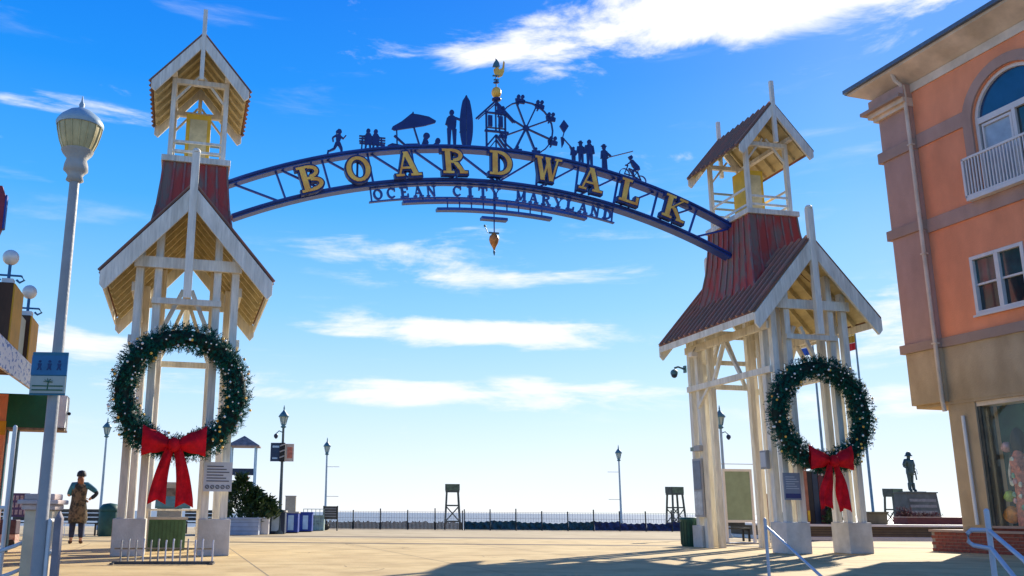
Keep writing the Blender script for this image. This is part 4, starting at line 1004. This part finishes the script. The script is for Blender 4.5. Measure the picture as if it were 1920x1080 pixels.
# ------------------------------------------------------------------ fence at the boardwalk edge
def fence(name,x0,y0,x1,y1,n,label,tarp):
    L=math.hypot(x1-x0,y1-y0); o=thing(name,(x0,y0,0),math.atan2(y1-y0,x1-x0),label,'fence'); rn=random.Random(int(x0*10))
    pm=mat('fence_post_dark',(.05,.055,.05),.7,.3,4)
    for k in range(n+1): MB().box(L*k/n-.03,L*k/n+.03,-.03,.03,0,1.0+rn.uniform(0,.15)).build('fence_post',pm,o)
    for z in (.62,.95): MB().tube([(0,.0,z),(L,.0,z)],.008,5).build('wire',lampgrey,o)
    pk=MB()
    for k in range(int(L/.14)): pk.box(.07+k*.14,.085+k*.14,-.006,.006,.45,.96)
    q=pk.build('thin_pickets',mat('picket_grey',(.45,.45,.45),.7,.1,5),o); q['kind']='stuff'
    for k in range(n):
        a,b=L*k/n+.03,L*(k+1)/n-.03
        if tarp:
            mb=MB(); vs=[];m_=14
            for i in range(m_+1):
                x=a+(b-a)*i/m_; sag=.05*math.sin(math.pi*i/m_)+.03*math.sin(i*1.9+k)
                for j in range(6):
                    z=.02+(.46-sag+.05*math.sin(k*1.7))*j/5; vs.append((x,-.06+.05*math.sin(i*1.3+j*.9+k*2)+.02*rn.random(),z))
            fs=[(i*6+j,(i+1)*6+j,(i+1)*6+j+1,i*6+j+1) for i in range(m_) for j in range(5)]
            mb.add(vs,fs); mb.build('tarp',[mat('tarp_teal',(.01,.07,.10),.45,.5,5),mat('tarp_navy',(.02,.035,.13),.45,.5,5)][0 if k<5 else 1],o)
        else:
            mb=MB(); x=a
            while x<b-.05:
                h=.42+rn.uniform(-.06,.05); mb.box(x,x+.06,-.012,.012,.02,h); x+=.072
            q=mb.build('slat_bay',mat('dune_slat',(.20,.12,.07),.85,.4,5,col2=(.07,.06,.04)),o); q['kind']='stuff'
    return o
fence('dune_fence',-4.8,50.6,2.6,50.2,5,'weathered brown slatted fence with dark posts left of the blue covers',False)
fence('covered_fence',2.7,50.2,16.6,49.9,10,'low fence hung with dark teal and navy tarpaulins in front of the sea',True)
fence('dune_fence',16.7,50.0,23,50,4,'brown slatted fence behind the legs of the right tower',False)

# ------------------------------------------------------------------ things behind, left of centre
def leafy(name,lo,rx,ry,z0,z1,n,label,seed,spike=.34):
    T=thing(name,lo,0,label,'shrub'); rn=random.Random(seed)
    for k in range(5): MB().tube([(rn.uniform(-.2,.2)*rx,rn.uniform(-.2,.2),z0),(rn.uniform(-.6,.6)*rx,rn.uniform(-.4,.4)*ry,z0+(z1-z0)*.6)],.03,6,.012).build('stem',barkm,T)
    mb=MB()
    for k in range(n):
        u=rn.uniform(-1,1); v=rn.uniform(-1,1); h=rn.random()**.7
        env=(1-h**2.4*.75)*(1+.25*math.sin(k*.7)); c=Vector((u*rx*env,v*ry*env,z0+(z1-z0)*h*(1-.25*abs(u)**1.5)+.08*math.sin(u*9+seed)))
        d=Vector((u+rn.gauss(0,.4),v+rn.gauss(0,.4),rn.uniform(.1,1.2))).normalized()
        w=d.cross(Vector((rn.gauss(0,1),rn.gauss(0,1),rn.gauss(0,1)))).normalized()*rn.uniform(.03,.055)
        L=rn.uniform(.5,1)*spike; m_=c+d*L*.55; t=c+d*L-Vector((0,0,.04))
        mb.add([c-w*.3,c+w*.3,m_+w,m_-w,t],[(0,1,2,3),(3,2,4)])
    mb.build('foliage',leafm,T); return T
leafy('leafy_shrub',(-7.05,37.7,.0),.75,.7,.50,2.30,1100,'dark leafy shrub growing at the left of the pale planter beside the tower',11,.44)
leafy('leafy_shrub',(-6.42,37.6,.0),.50,.5,.50,1.75,650,'dark green shrub in the middle of the pale planter',13,.40)
leafy('leafy_shrub',(-5.98,37.9,.0),.38,.4,.50,1.45,330,'small tropical looking shrub with lighter leaves at the right end of the planter',12,.42)
o=thing('planter',(-6.72,37.1,0),.03,'long pale blue grey planter box under the shrubs','planter')
MB().box(-.80,.58,-.42,.50,0,.60).build('planter_box',mat('planter_grey',(.40,.44,.52),.7,.1,4),o,.01)
for z in (.14,.30,.46): MB().box(-.80,.58,-.432,-.42,z,z+.02).build('groove_strip',mat('planter_dark',(.25,.28,.34),.7,.1,4),o)
MB().box(-.84,.62,-.46,.54,.60,.66).build('planter_rim',mat('planter_grey',(.40,.44,.52)),o)
o=thing('block',(-6.0,37.6,0),.03,'plain cream block between the planter and the dark bin','block'); MB().box(-.15,.15,-.2,.2,0,.62).build('block_body',pvc,o,.02); MB().box(-.16,.16,-.21,.21,.62,.66).build('block_top',concrete,o)
def bin_(name,x,y,w,h,mb_,mf,label,cat='bin'):
    o=thing(name,(x,y,0),.02,label,cat,'bins in a row beside the planter'); MB().box(-w/2,w/2,-.3,.3,.04,h).build('bin_body',mb_,o,.015); MB().box(-w/2-.03,w/2+.03,-.33,.33,h,h+.07).build('bin_lid',concrete if w>.6 else mb_,o); MB().box(-w*.2,w*.2,-.315,-.30,.12,h*.9).build('front_panel',mf,o); MB().box(-w/2+.02,w/2-.02,-.28,.28,0,.04).build('bin_foot',black,o); return o
bin_('litter_bin',-5.72,38.6,.78,.88,darkblue,mat('panel_paleblue',(.42,.52,.62)),'dark litter bin with a pale front panel, next to the cream block')
bin_('recycling_bin',-5.35,40.6,.62,.84,bluep,lightblue,'bright blue recycling bin right of the dark litter bin')
bin_('recycling_bin',-5.0,43.0,.60,.82,bluep,lightblue,'second blue bin, farther back and touching the pale crates')
o=thing('crate_stack',(-4.95,46.0,0),.0,'pale green wire crate full of odds and ends behind the blue bins','crate')
for k in range(6): MB().box(-.5+.2*k-.015,-.5+.2*k+.015,-.3,-.27,0,1.05).build('upright',mat('crate_green',(.35,.48,.40)),o)
for z in (.05,.38,.70,1.02): MB().box(-.52,.52,-.305,-.265,z,z+.03).build('crossbar',mat('crate_green',(.35,.48,.40)),o)
MB().box(-.5,.5,-.25,.25,0,.75).build('crate_load',mat('crate_load',(.40,.50,.46),.8,.4,4),o)
o=thing('electrical_box',(-6.0,45,0),0,'tan utility box on a post above the bins','utility box'); MB().box(-.25,.25,-.12,.12,.9,1.62).build('box_body',mat('tan_box',(.42,.37,.27),.6,.15,5),o,.01); MB().box(-.27,.27,-.14,.14,1.62,1.66).build('box_lid',concrete,o); MB().box(-.05,.05,-.05,.05,0,.9).build('box_post',lampgrey,o)
o=thing('notice_board',(-4.15,46,0),0,'dark notice board on two legs beside the pale lamp','notice board'); MB().box(-.36,.36,-.03,.03,.55,1.18).build('board_panel',darkw,o)
for x in (-.34,.34): MB().box(x-.03,x+.03,-.03,.03,0,1.2).build('leg',darkw,o)
for z in (.68,.80,.92,1.04): MB().box(-.28,.28,-.036,-.03,z,z+.03).build('printed_line',lampgrey,o)
o=thing('handcart',(-4.75,47.3,0),0,'small jumbled cart with black wheels between the crate and the notice board','cart'); MB().box(-.4,.4,-.25,.25,.22,.30).build('cart_bed',darkw,o)
for x in (-.28,.28):
    for y in (-.28,.28):
        m=MB(); m.prism([(x+.14*math.cos(a*math.pi/8),.14+.14*math.sin(a*math.pi/8)) for a in range(16)],y-.02,y+.02); m.build('wheel',black,o)
MB().tube([(.4,0,.28),(.62,0,.7)],.015,6).build('handle',lampgrey,o); MB().box(-.3,.1,-.2,.2,.30,.62).build('cart_load',mat('crate_load',(.4,.5,.46)),o,.03)
# lookout tower
o=thing('lookout_tower',(-11.2,60,-.5),.1,'open blue framed lookout with a brown hipped roof beyond the shrubs','lookout')
for sx in (-1,1):
    for sy in (-1,1): MB().box(sx*.78-.05,sx*.78+.05,sy*.6-.05,sy*.6+.05,0,5.58).build('post',mat('post_skyblue',(.30,.48,.62),.6,.1,4),o)
m=MB(); m.add([(-1.05,-.85,5.58),(1.05,-.85,5.58),(1.05,.85,5.58),(-1.05,.85,5.58),(0,0,6.25),(-1.05,-.85,5.50),(1.05,-.85,5.50),(1.05,.85,5.50),(-1.05,.85,5.50)],[(0,1,4),(1,2,4),(2,3,4),(3,0,4),(5,8,7,6),(0,5,6,1),(1,6,7,2),(2,7,8,3),(3,8,5,0)]); m.build('roof',mat('shingle_taupe',(.30,.24,.22),.85,.3,5),o)
MB().box(-.85,.85,-.65,.65,2.55,2.66).build('deck',darkblue,o)
for sy in (-1,1): MB().box(-.74,.74,sy*.62-.02,sy*.62+.02,3.72,4.10).build('sign_panel' if sy<0 else 'rear_panel',darkblue,o); MB().box(-.74,.74,sy*.62-.02,sy*.62+.02,2.95,3.02).build('guard_rail',mat('post_skyblue',(.3,.48,.62)),o)
MB().box(.30,.42,-.66,-.62,2.7,3.6).build('rescue_float',redc,o); MB().box(-.70,-.10,-.64,-.60,2.70,2.92).build('slat_panel',teal,o); MB().bar((-.75,-.7,0),(.2,-.7,2.55),.08,.05).bar((-.35,-.7,0),(.55,-.7,2.55),.08,.05).build('stair_stringer',mat('post_skyblue',(.3,.48,.62)),o)

# far left, behind the person
def bench(lo,rz,label,w=1.6,m_=darkw):
    o=thing('bench',lo,rz,label,'bench','dark benches along the boardwalk')
    for k in range(3): MB().box(-w/2,w/2,-.22+.16*k,-.09+.16*k,.42,.46).build('seat_slat',m_,o)
    for k in range(3): MB().box(-w/2,w/2,.27+.02*k,.30+.02*k,.52+.15*k,.64+.15*k).build('back_slat',m_,o)
    for s in (-1,1): MB().box(s*w*.44-.03,s*w*.44+.03,-.22,-.16,0,.42).box(s*w*.44-.03,s*w*.44+.03,.24,.30,0,.5).box(s*w*.44-.03,s*w*.44+.03,-.22,.28,.37,.42).build('bench_end',black,o)
    return o
b0=bench((-12.3,34.0,0),.1,'dark slatted bench right of the standing person, against the bin')
dup(b0,(-14.1,34.4,0),.1,'dark slatted bench half hidden behind the standing person')
dup(b0,(-16.4,35.0,0),.1,'dark slatted bench left of the standing person')
dup(b0,(-8.6,38.0,0),.1,'dark slatted bench visible through the left tower')
o=thing('litter_bin',(-10.95,33.4,0),0,'tall dark green litter bin just left of the left tower','bin'); MB().lathe([(.33,0),(.36,.1),(.36,.85),(.33,.9)],0,0,0,16).build('bin_body',trashg,o); MB().lathe([(.38,.88),(.38,.95),(.25,1.12),(.02,1.16)],0,0,0,16).build('bin_lid',trashg,o)
o=thing('crowd_barrier',(-12.15,32.5,0),0,'low pale barrier of thin bars in front of the dark bench','barrier'); 
for k in range(9): MB().tube([(-.7+.17*k,0,0),(-.7+.17*k,0,.46)],.014,6).build('barrier_bar',pvc,o)
for z in (.05,.46): MB().tube([(-.72,0,z),(.72,0,z)],.018,6).build('barrier_rail',pvc,o)
o=thing('photo_board',(-10.22,24,0),.15,'purple board pinned with rows of small pictures at the far left','display board')
MB().box(-.24,.24,-.02,.02,.72,1.32).build('board_panel',mat('board_purple',(.06,.05,.14),.6,.2,4),o)
for r in range(3):
    for c in range(4): MB().box(-.20+.11*c,-.13+.11*c,-.027,-.02,.78+.18*r,.90+.18*r).build('picture',mat('picture_pale',(.38,.36,.42),.5,.4,12),o)
for x in (-.22,.22): MB().box(x-.02,x+.02,-.01,.03,0,.72).build('leg',black,o)
o=thing('souvenir_cart',(-10.25,23.4,0),.15,'low dark cart with patterned red and white skirt under the photo board','cart')
MB().box(-.26,.30,-.2,.2,.30,.66).build('cart_body',mat('cart_dark',(.06,.03,.05),.6,.4,8),o,.03); MB().box(-.26,.30,-.205,.2,.10,.30).build('cart_skirt',mat('cart_skirt',(.50,.40,.32),.7,.5,16,col2=(.25,.05,.03)),o)
for x in (-.2,.22): m=MB(); m.prism([(x+.09*math.cos(a*math.pi/8),.09+.09*math.sin(a*math.pi/8)) for a in range(16)],-.23,-.21); m.build('wheel',black,o)

# ------------------------------------------------------------------ things behind the right tower
o=thing('litter_bin',(8.02,27.1,0),.2,'dark green ribbed litter bin at the rear left foot of the right tower','bin')
MB().lathe([(.24,0),(.27,.04),(.27,.72),(.29,.74),(.29,.80),(.22,.82)],0,0,0,20).build('bin_body',trashg,o)
for k in range(18): a=2*math.pi*k/18; MB().box(.268*math.cos(a)-.012,.268*math.cos(a)+.012,.268*math.sin(a)-.012,.268*math.sin(a)+.012,.06,.70).build('bin_rib',mat('can_rib',(.01,.05,.035)),o)
o=thing('display_board',(10.5,30.0,0),.1,'large blank green grey board in a white frame seen through the right tower','display board')
MB().box(-.42,.42,-.02,.02,.74,2.28).build('board_panel',mat('board_sage',(.26,.33,.22),.6,.12,3),o)
MB().box(-.50,-.42,-.04,.04,0,2.36).box(.42,.50,-.04,.04,0,2.36).box(-.42,.42,-.04,.04,2.28,2.36).box(-.42,.42,-.04,.04,.66,.74).build('board_frame',pvc,o); MB().tube([(-.6,0,2.52),(.8,0,2.52)],.012,6).build('top_wire',lampgrey,o); MB().box(-.50,.50,-.3,.3,.0,.04).build('board_foot',lampgrey,o)
b3=dup(b0,(10.9,32.5,0),.1,'dark slatted bench under the green grey board')
o=thing('fish_box',(12.05,32,0),.1,'small red brown cabinet seen between the posts of the right tower','cabinet'); MB().box(-.14,.14,-.14,.14,.55,1.62).build('cabinet_body',mat('redbrown',(.20,.045,.02),.6,.2,5),o,.01); MB().box(-.04,.04,-.04,.04,0,.55).box(-.16,.16,-.16,.16,0,.05).build('cabinet_post',pvc,o)
o=thing('terrace',(17.2,37.0,0),.06,'raised terrace with a brown face and white ledges behind the right tower','terrace')
MB().box(-3.6,8,-2.2,4,0,.12).build('kerb_step',pvc,o); MB().box(-3.4,8,-1.7,4,.12,.50).build('terrace_face',mat('terrace_brown',(.16,.12,.075),.8,.2,3,dirt=.2),o); MB().box(-3.5,8,-1.8,4,.50,.58).build('terrace_ledge',pvc,o)
for k in range(3): MB().box(-3.4,8,-1.72,-1.70,.20+.09*k,.23+.09*k).build('face_groove',mat('groove_dark',(.07,.05,.035)),o)
o=thing('kiosk',(15.75,36.5,.58),.2,'tall dark kiosk with red brown side walls behind the right bow','kiosk')
MB().box(-.62,-.50,-.4,.4,0,2.15).box(.50,.62,-.4,.4,0,2.15).build('side_wall',mat('kiosk_brown',(.36,.14,.08),.6,.2,4),o)
for k in range(4): MB().box(-.49+.25*k,-.26+.25*k,-.36,.36,0,2.02).build('dark_panel',[black,darkblue,mat('kiosk_plum',(.08,.02,.03)),black][k],o)
MB().box(-.7,.7,-.45,.45,2.15,2.28).build('kiosk_roof',darkw,o); MB().box(-.60,-.51,-.43,-.405,.1,.5).build('yellow_notice',yellowm,o)
leafy('leafy_shrub',(16.2,35.9,.58),.30,.2,0,.7,260,'small dark shrub at the foot of the kiosk behind the right bow',21,.2)
o=thing('stone_block',(18.0,36.4,.58),.1,'olive stone block on the terrace left of the statue','block'); MB().box(-.38,.38,-.3,.3,0,.42).build('block_body',mat('olive_stone',(.15,.14,.09),.85,.2,4),o,.02); MB().box(-.42,.42,-.34,.34,.42,.48).build('block_cap',mat('olive_stone',(.15,.14,.09)),o)
# flagpoles
def flagpole(x,y,h,stripes,label,fx):
    o=thing('flagpole',(x,y,-.5),0,label,'flagpole','tall flagpoles behind the right tower')
    MB().lathe([(.14,0),(.13,.3),(.09,.35),(.08,h*.5),(.05,h)],0,0,0,10).build('pole',mat('pole_steelblue',(.16,.26,.32),.4,.2,5),o); MB().ball((0,0,h+.06),.09,8,6).build('finial',gold,o)
    m=None
    for k,(mm,z0,z1) in enumerate(stripes):
        mb=MB(); vs=[]; n_=10
        for i in range(n_+1):
            for z in (z0,z1): xx=fx*(.05+.78*i/n_*(1-.1*(h-z)/2)); vs.append((xx,.10*math.sin(i*1.3+z*1.2),z-.10*i/n_*1.2))
        K=len(vs); vs+=[(a,b+.012,c) for a,b,c in vs]
        fs=[(2*i,2*i+2,2*i+3,2*i+1) for i in range(n_)]+[(K+2*i,K+2*i+1,K+2*i+3,K+2*i+2) for i in range(n_)]+[(0,1,K+1,K),(2*n_,K+2*n_,K+2*n_+1,2*n_+1)]
        mb.add(vs,fs,True); mb.build('flag_panel',mm,o)
    return o
h=13.4
flagpole(26.75,60,h,[(redflag,h-.55,h-.1),(whiteflag,h-.95,h-.56),(blueflag,h-1.45,h-.96)],'flagpole with a red, white and blue flag seen through the right wreath',-1)
h=14.1
flagpole(29.66,60,h,[(yelflag,h-.8,h-.1),(mat('flag_gold',(.55,.32,.03)),h-1.3,h-.81),(redflag,h-1.8,h-1.31)],'flagpole with a yellow and red flag between the right tower and the building',-.6)

# ------------------------------------------------------------------ people and statue
def skinmesh(name,joints,edges,m,parent,root=0,lv=2):
    bm=bmesh.new(); lay=bm.verts.layers.skin.verify(); vs=[bm.verts.new(j[0]) for j in joints]
    for a,b in edges: bm.edges.new((vs[a],vs[b]))
    for v,j in zip(vs,joints):
        r=j[1]; v[lay].radius=(r,r) if isinstance(r,(int,float)) else r; v[lay].use_root=False
    vs[root][lay].use_root=True
    me=bpy.data.meshes.new(name); bm.to_mesh(me); bm.free(); me.materials.append(m)
    o=bpy.data.objects.new(name,me); COL.objects.link(o); o.parent=parent
    sk=o.modifiers.new('skin','SKIN'); sk.use_smooth_shade=True
    sb=o.modifiers.new('sub','SUBSURF'); sb.levels=lv; sb.render_levels=lv
    return o
def human(parent,body_m,J,hat=None):
    """J: dict of joint positions; body stays one surface"""
    n=['pelvis','waist','chest','neck','head','crown','hipL','kneeL','ankL','toeL','hipR','kneeR','ankR','toeR','shL','elL','haL','shR','elR','haR']
    rad=dict(pelvis=.125,waist=.115,chest=.14,neck=.055,head=.085,crown=.075,hipL=.095,kneeL=.062,ankL=.042,toeL=.035,hipR=.095,kneeR=.062,ankR=.042,toeR=.035,shL=.062,elL=.043,haL=.032,shR=.062,elR=.043,haR=.032)
    E_=[('pelvis','waist'),('waist','chest'),('chest','neck'),('neck','head'),('head','crown'),('pelvis','hipL'),('hipL','kneeL'),('kneeL','ankL'),('ankL','toeL'),('pelvis','hipR'),('hipR','kneeR'),('kneeR','ankR'),('ankR','toeR'),('chest','shL'),('shL','elL'),('elL','haL'),('chest','shR'),('shR','elR'),('elR','haR')]
    body=skinmesh('body',[(J[k],rad[k]) for k in n],[(n.index(a),n.index(b)) for a,b in E_],body_m,parent)
    for s in 'LR':
        a=Vector(J['el'+s]); h_=Vector(J['ha'+s]); d=(h_-a).normalized(); sd=d.cross(Vector((0,1,0))).normalized()
        m=MB()
        for k,(w,L) in enumerate(((-.027,.055),(-.009,.068),(.009,.065),(.026,.050))):
            p=h_+d*.02+sd*w; m.tube([p,p+d*L*.55,p+d*L*.8+Vector((0,.018,0))],[.010,.009,.007],6)
        p=h_-d*.01+sd*-.03; m.tube([p,p-sd*.03+d*.02,p-sd*.035+d*.05],[.011,.010,.008],6)
        m.build('hand_fingers',body_m,body)
    return body
P0=(-9.30,25.7,0)
o=thing('person',P0,.35,'person in a black cap, blue top and long grey coat, right hand on hip','person'); o.scale=(1.13,1.13,1.13)
J=dict(pelvis=(0,0,.93),waist=(0,0,1.08),chest=(0,0,1.30),neck=(0,.0,1.47),head=(.0,.02,1.58),crown=(.01,.02,1.66),
 hipL=(-.09,0,.86),kneeL=(-.10,.02,.48),ankL=(-.11,-.02,.09),toeL=(-.13,.13,.04),hipR=(.09,0,.86),kneeR=(.10,.03,.48),ankR=(.11,-.01,.09),toeR=(.14,.14,.04),
 shL=(-.18,0,1.40),elL=(-.25,.05,1.13),haL=(-.13,.22,1.32),shR=(.18,0,1.40),elR=(.42,-.05,1.22),haR=(.22,.03,1.04))
human(o,skin,J)
j=skinmesh('blue_top',[((0,0,1.02),.135),((0,0,1.15),.135),((0,0,1.32),.158),((-.17,0,1.40),.085),((-.245,.05,1.15),.062),((-.16,.18,1.28),.048),((.17,0,1.40),.085),((.40,-.05,1.23),.060)],[(0,1),(1,2),(2,3),(3,4),(4,5),(2,6),(6,7)],mat('top_teal',(.03,.17,.24),.8,.3,6),o)
skinmesh('dark_sleeve',[((.33,-.035,1.28),.062),((.42,-.05,1.21),.064),((.27,.02,1.07),.05)],[(0,1),(1,2)],mat('sleeve_navy',(.012,.02,.035),.8,.2,6),o)
m=MB(); prof_=[(.20,.50),(.215,.60),(.205,.80),(.17,1.02),(.165,1.12),(.185,1.30),(.15,1.42),(.07,1.47)]
n_=18; vs=[]
for r_,z in prof_:
    for q in range(n_): a=2*math.pi*q/n_; rr=r_*(1+.07*math.sin(5*a+z*4)); vs.append((rr*math.cos(a)*1.02,rr*math.sin(a)*.80-.01,z+.02*math.sin(3*a)))
m.add(vs,[(i*n_+q,i*n_+(q+1)%n_,(i+1)*n_+(q+1)%n_,(i+1)*n_+q) for i in range(len(prof_)-1) for q in range(n_)],True); m.build('long_coat',mat('coat_grey',(.17,.12,.07),.9,.35,9,.4,30,col2=(.03,.03,.022),thr=(.42,.58)),o)
for s in (-1,1):
    skinmesh('trouser_leg',[((s*.09,0,.84),.11),((s*.10,.02,.48),.082),((s*.11,-.01,.12),.062)],[(0,1),(1,2)],mat('jeans_dark',(.02,.03,.07),.85,.3,8),o)
    skinmesh('shoe',[((s*.11,-.03,.06),.052),((s*.125,.07,.045),.05),((s*.14,.16,.035),.038)],[(0,1),(1,2)],mat('shoe_brown',(.09,.04,.02),.6,.2,6),o)
m=MB(); 
for i in range(1): m.lathe([(.112,1.61),(.114,1.64),(.105,1.70),(.07,1.745),(.01,1.76)],.01,.01,0,16)
m.build('cap',black,o); m=MB(); m.prism([(-.09,1.605),(.09,1.605),(.06,1.59),(-.06,1.59)],.09,.22); m.build('cap_peak',black,o)
m=MB(); vs=[]
skinmesh('hair',[((0,-.04,1.60),.10),((.0,-.075,1.50),.085),((.02,-.09,1.38),.06)],[(0,1),(1,2)],mat('hair_auburn',(.30,.11,.04),.6,.3,12),o)
# statue on its pedestal
o=thing('statue_pedestal',(24.55,45.3,.0),.15,'dark stepped stone pedestal with banded face under the bronze statue','pedestal')
m=MB(); a_,b_2,c_2,d_2=.90,.80,.45,2.0
m.add([(-a_,-.55,c_2),(a_,-.55,c_2),(a_,.55,c_2),(-a_,.55,c_2),(-b_2,-.45,d_2),(b_2,-.45,d_2),(b_2,.45,d_2),(-b_2,.45,d_2)],[(0,3,2,1),(4,5,6,7),(0,1,5,4),(1,2,6,5),(2,3,7,6),(3,0,4,7)]); m.build('pedestal_block',mat('stone_dark',(.13,.14,.13),.8,.2,3,dirt=.2),o)
MB().box(-.85,.85,-.50,.50,2.0,2.05).build('pedestal_cap',mat('stone_dark',(.1,.1,.1)),o); MB().box(-1.2,1.2,-.9,.9,0,.45).build('pedestal_step',mat('terrace_brown',(.16,.12,.075)),o)
for k in range(4): MB().box(-.70,.70,-.545+.022*k,-.45+.022*k,.75+.28*k,.88+.28*k).build('stone_band',mat('stone_band',(.26,.25,.25),.7,.2,6),o)
o=thing('statue',(24.35,45.2,2.04),.3,'dark green bronze statue of a helmeted man standing on the stone pedestal','statue'); o.scale=(1.09,1.09,1.09)
J2=dict(J); J2.update(elL=(-.30,.02,1.14),haL=(-.22,-.16,1.02),elR=(.25,-.02,1.10),haR=(.24,.0,.84),kneeL=(-.10,-.02,.47),toeL=(-.13,-.14,.04),toeR=(.15,-.12,.04),head=(0,-.02,1.58),crown=(0,-.02,1.66))
human(o,bronze,J2)
skinmesh('bronze_coat',[((0,0,.70),.19),((0,0,.95),.165),((0,0,1.15),.15),((0,0,1.34),.175),((-.18,0,1.40),.10),((-.29,.02,1.15),.075),((.18,0,1.40),.10),((.25,-.02,1.10),.075)],[(0,1),(1,2),(2,3),(3,4),(4,5),(3,6),(6,7)],bronze,o)
for s in (-1,1): skinmesh('bronze_boot',[((s*.10,0,.45),.085),((s*.11,-.01,.12),.075),((s*.13,-.14,.05),.055)],[(0,1),(1,2)],bronze,o)
MB().lathe([(.17,1.60),(.16,1.63),(.12,1.66),(.11,1.72),(.06,1.79),(.01,1.80)],0,-.02,0,16).build('bronze_helmet',bronze,o)
MB().tube([(.28,-.02,.95),(.34,0,.55)],.03,8).tube([(.26,0,1.1),(.42,.02,1.0),(.44,.02,.8)],.012,6).build('bronze_tool',bronze,o)
MB().box(-.45,.45,-.35,.35,-.005,.03).build('bronze_plinth',bronze,o)
# planting and brick edging round the monument
rb=mat('red_brown_scrub',(.20,.06,.045),.8,.5,9,col2=(.07,.03,.025))
def scrub(lo,rx,ry,z1,n,label,seed):
    T=thing('scrub',lo,0,label,'plant'); rn=random.Random(seed); m=MB()
    for k in range(n):
        c=Vector((rn.uniform(-rx,rx),rn.uniform(-ry,ry),rn.random()**1.5*z1)); d=Vector((rn.gauss(0,.6),rn.gauss(0,.6),1)).normalized(); w=d.orthogonal().normalized()*.03; m.add([c-w,c+w,c+d*.16],[(0,1,2)])
    m.build('foliage',rb,T); m=MB()
    for k in range(9): x=rn.uniform(-rx,rx)*.9; m.tube([(x,0,0),(x+rn.uniform(-.1,.1),0,z1*.8)],.012,5)
    m.build('stem',barkm,T)
scrub((20.6,38.0,.58),.85,.4,.42,1300,'red brown leafless scrub on the terrace in front of the statue',31)
scrub((19.9,37.6,.58),.30,.3,.62,400,'small upright red brown bush at the left foot of the statue pedestal',32)
o=thing('planter',(20.6,37.2,.58),.06,'low dark red planter on the terrace beside the pilaster foot','planter'); MB().box(-1.2,1.6,-.5,.5,0,.26).build('planter_box',mat('planter_red',(.16,.05,.045),.8,.2,5),o,.01); MB().box(-1.25,1.65,-.55,.55,.26,.30).build('planter_rim',taupe,o)

# hairline cracks and bolts: small wear on the plaza and timber
rn=random.Random(77); crm=mat('crack_dark',(.20,.14,.08),.9,.1,5)
mb=MB()
for k in range(16):
    x,y=rn.uniform(-8,14),rn.uniform(15,30); a=rn.uniform(0,6.28)
    for q in range(rn.randint(6,14)):
        a+=rn.gauss(0,.45); L=rn.uniform(.15,.4); nx,ny=x+L*math.cos(a),y+L*math.sin(a); w=.007
        mb.add([(x-w*math.sin(a),y+w*math.cos(a),.003),(x+w*math.sin(a),y-w*math.cos(a),.003),(nx+w*math.sin(a),ny-w*math.cos(a),.003),(nx-w*math.sin(a),ny+w*math.cos(a),.003)],[(0,1,2,3)]); x,y=nx,ny
struct('paving_cracks',mb,crm)
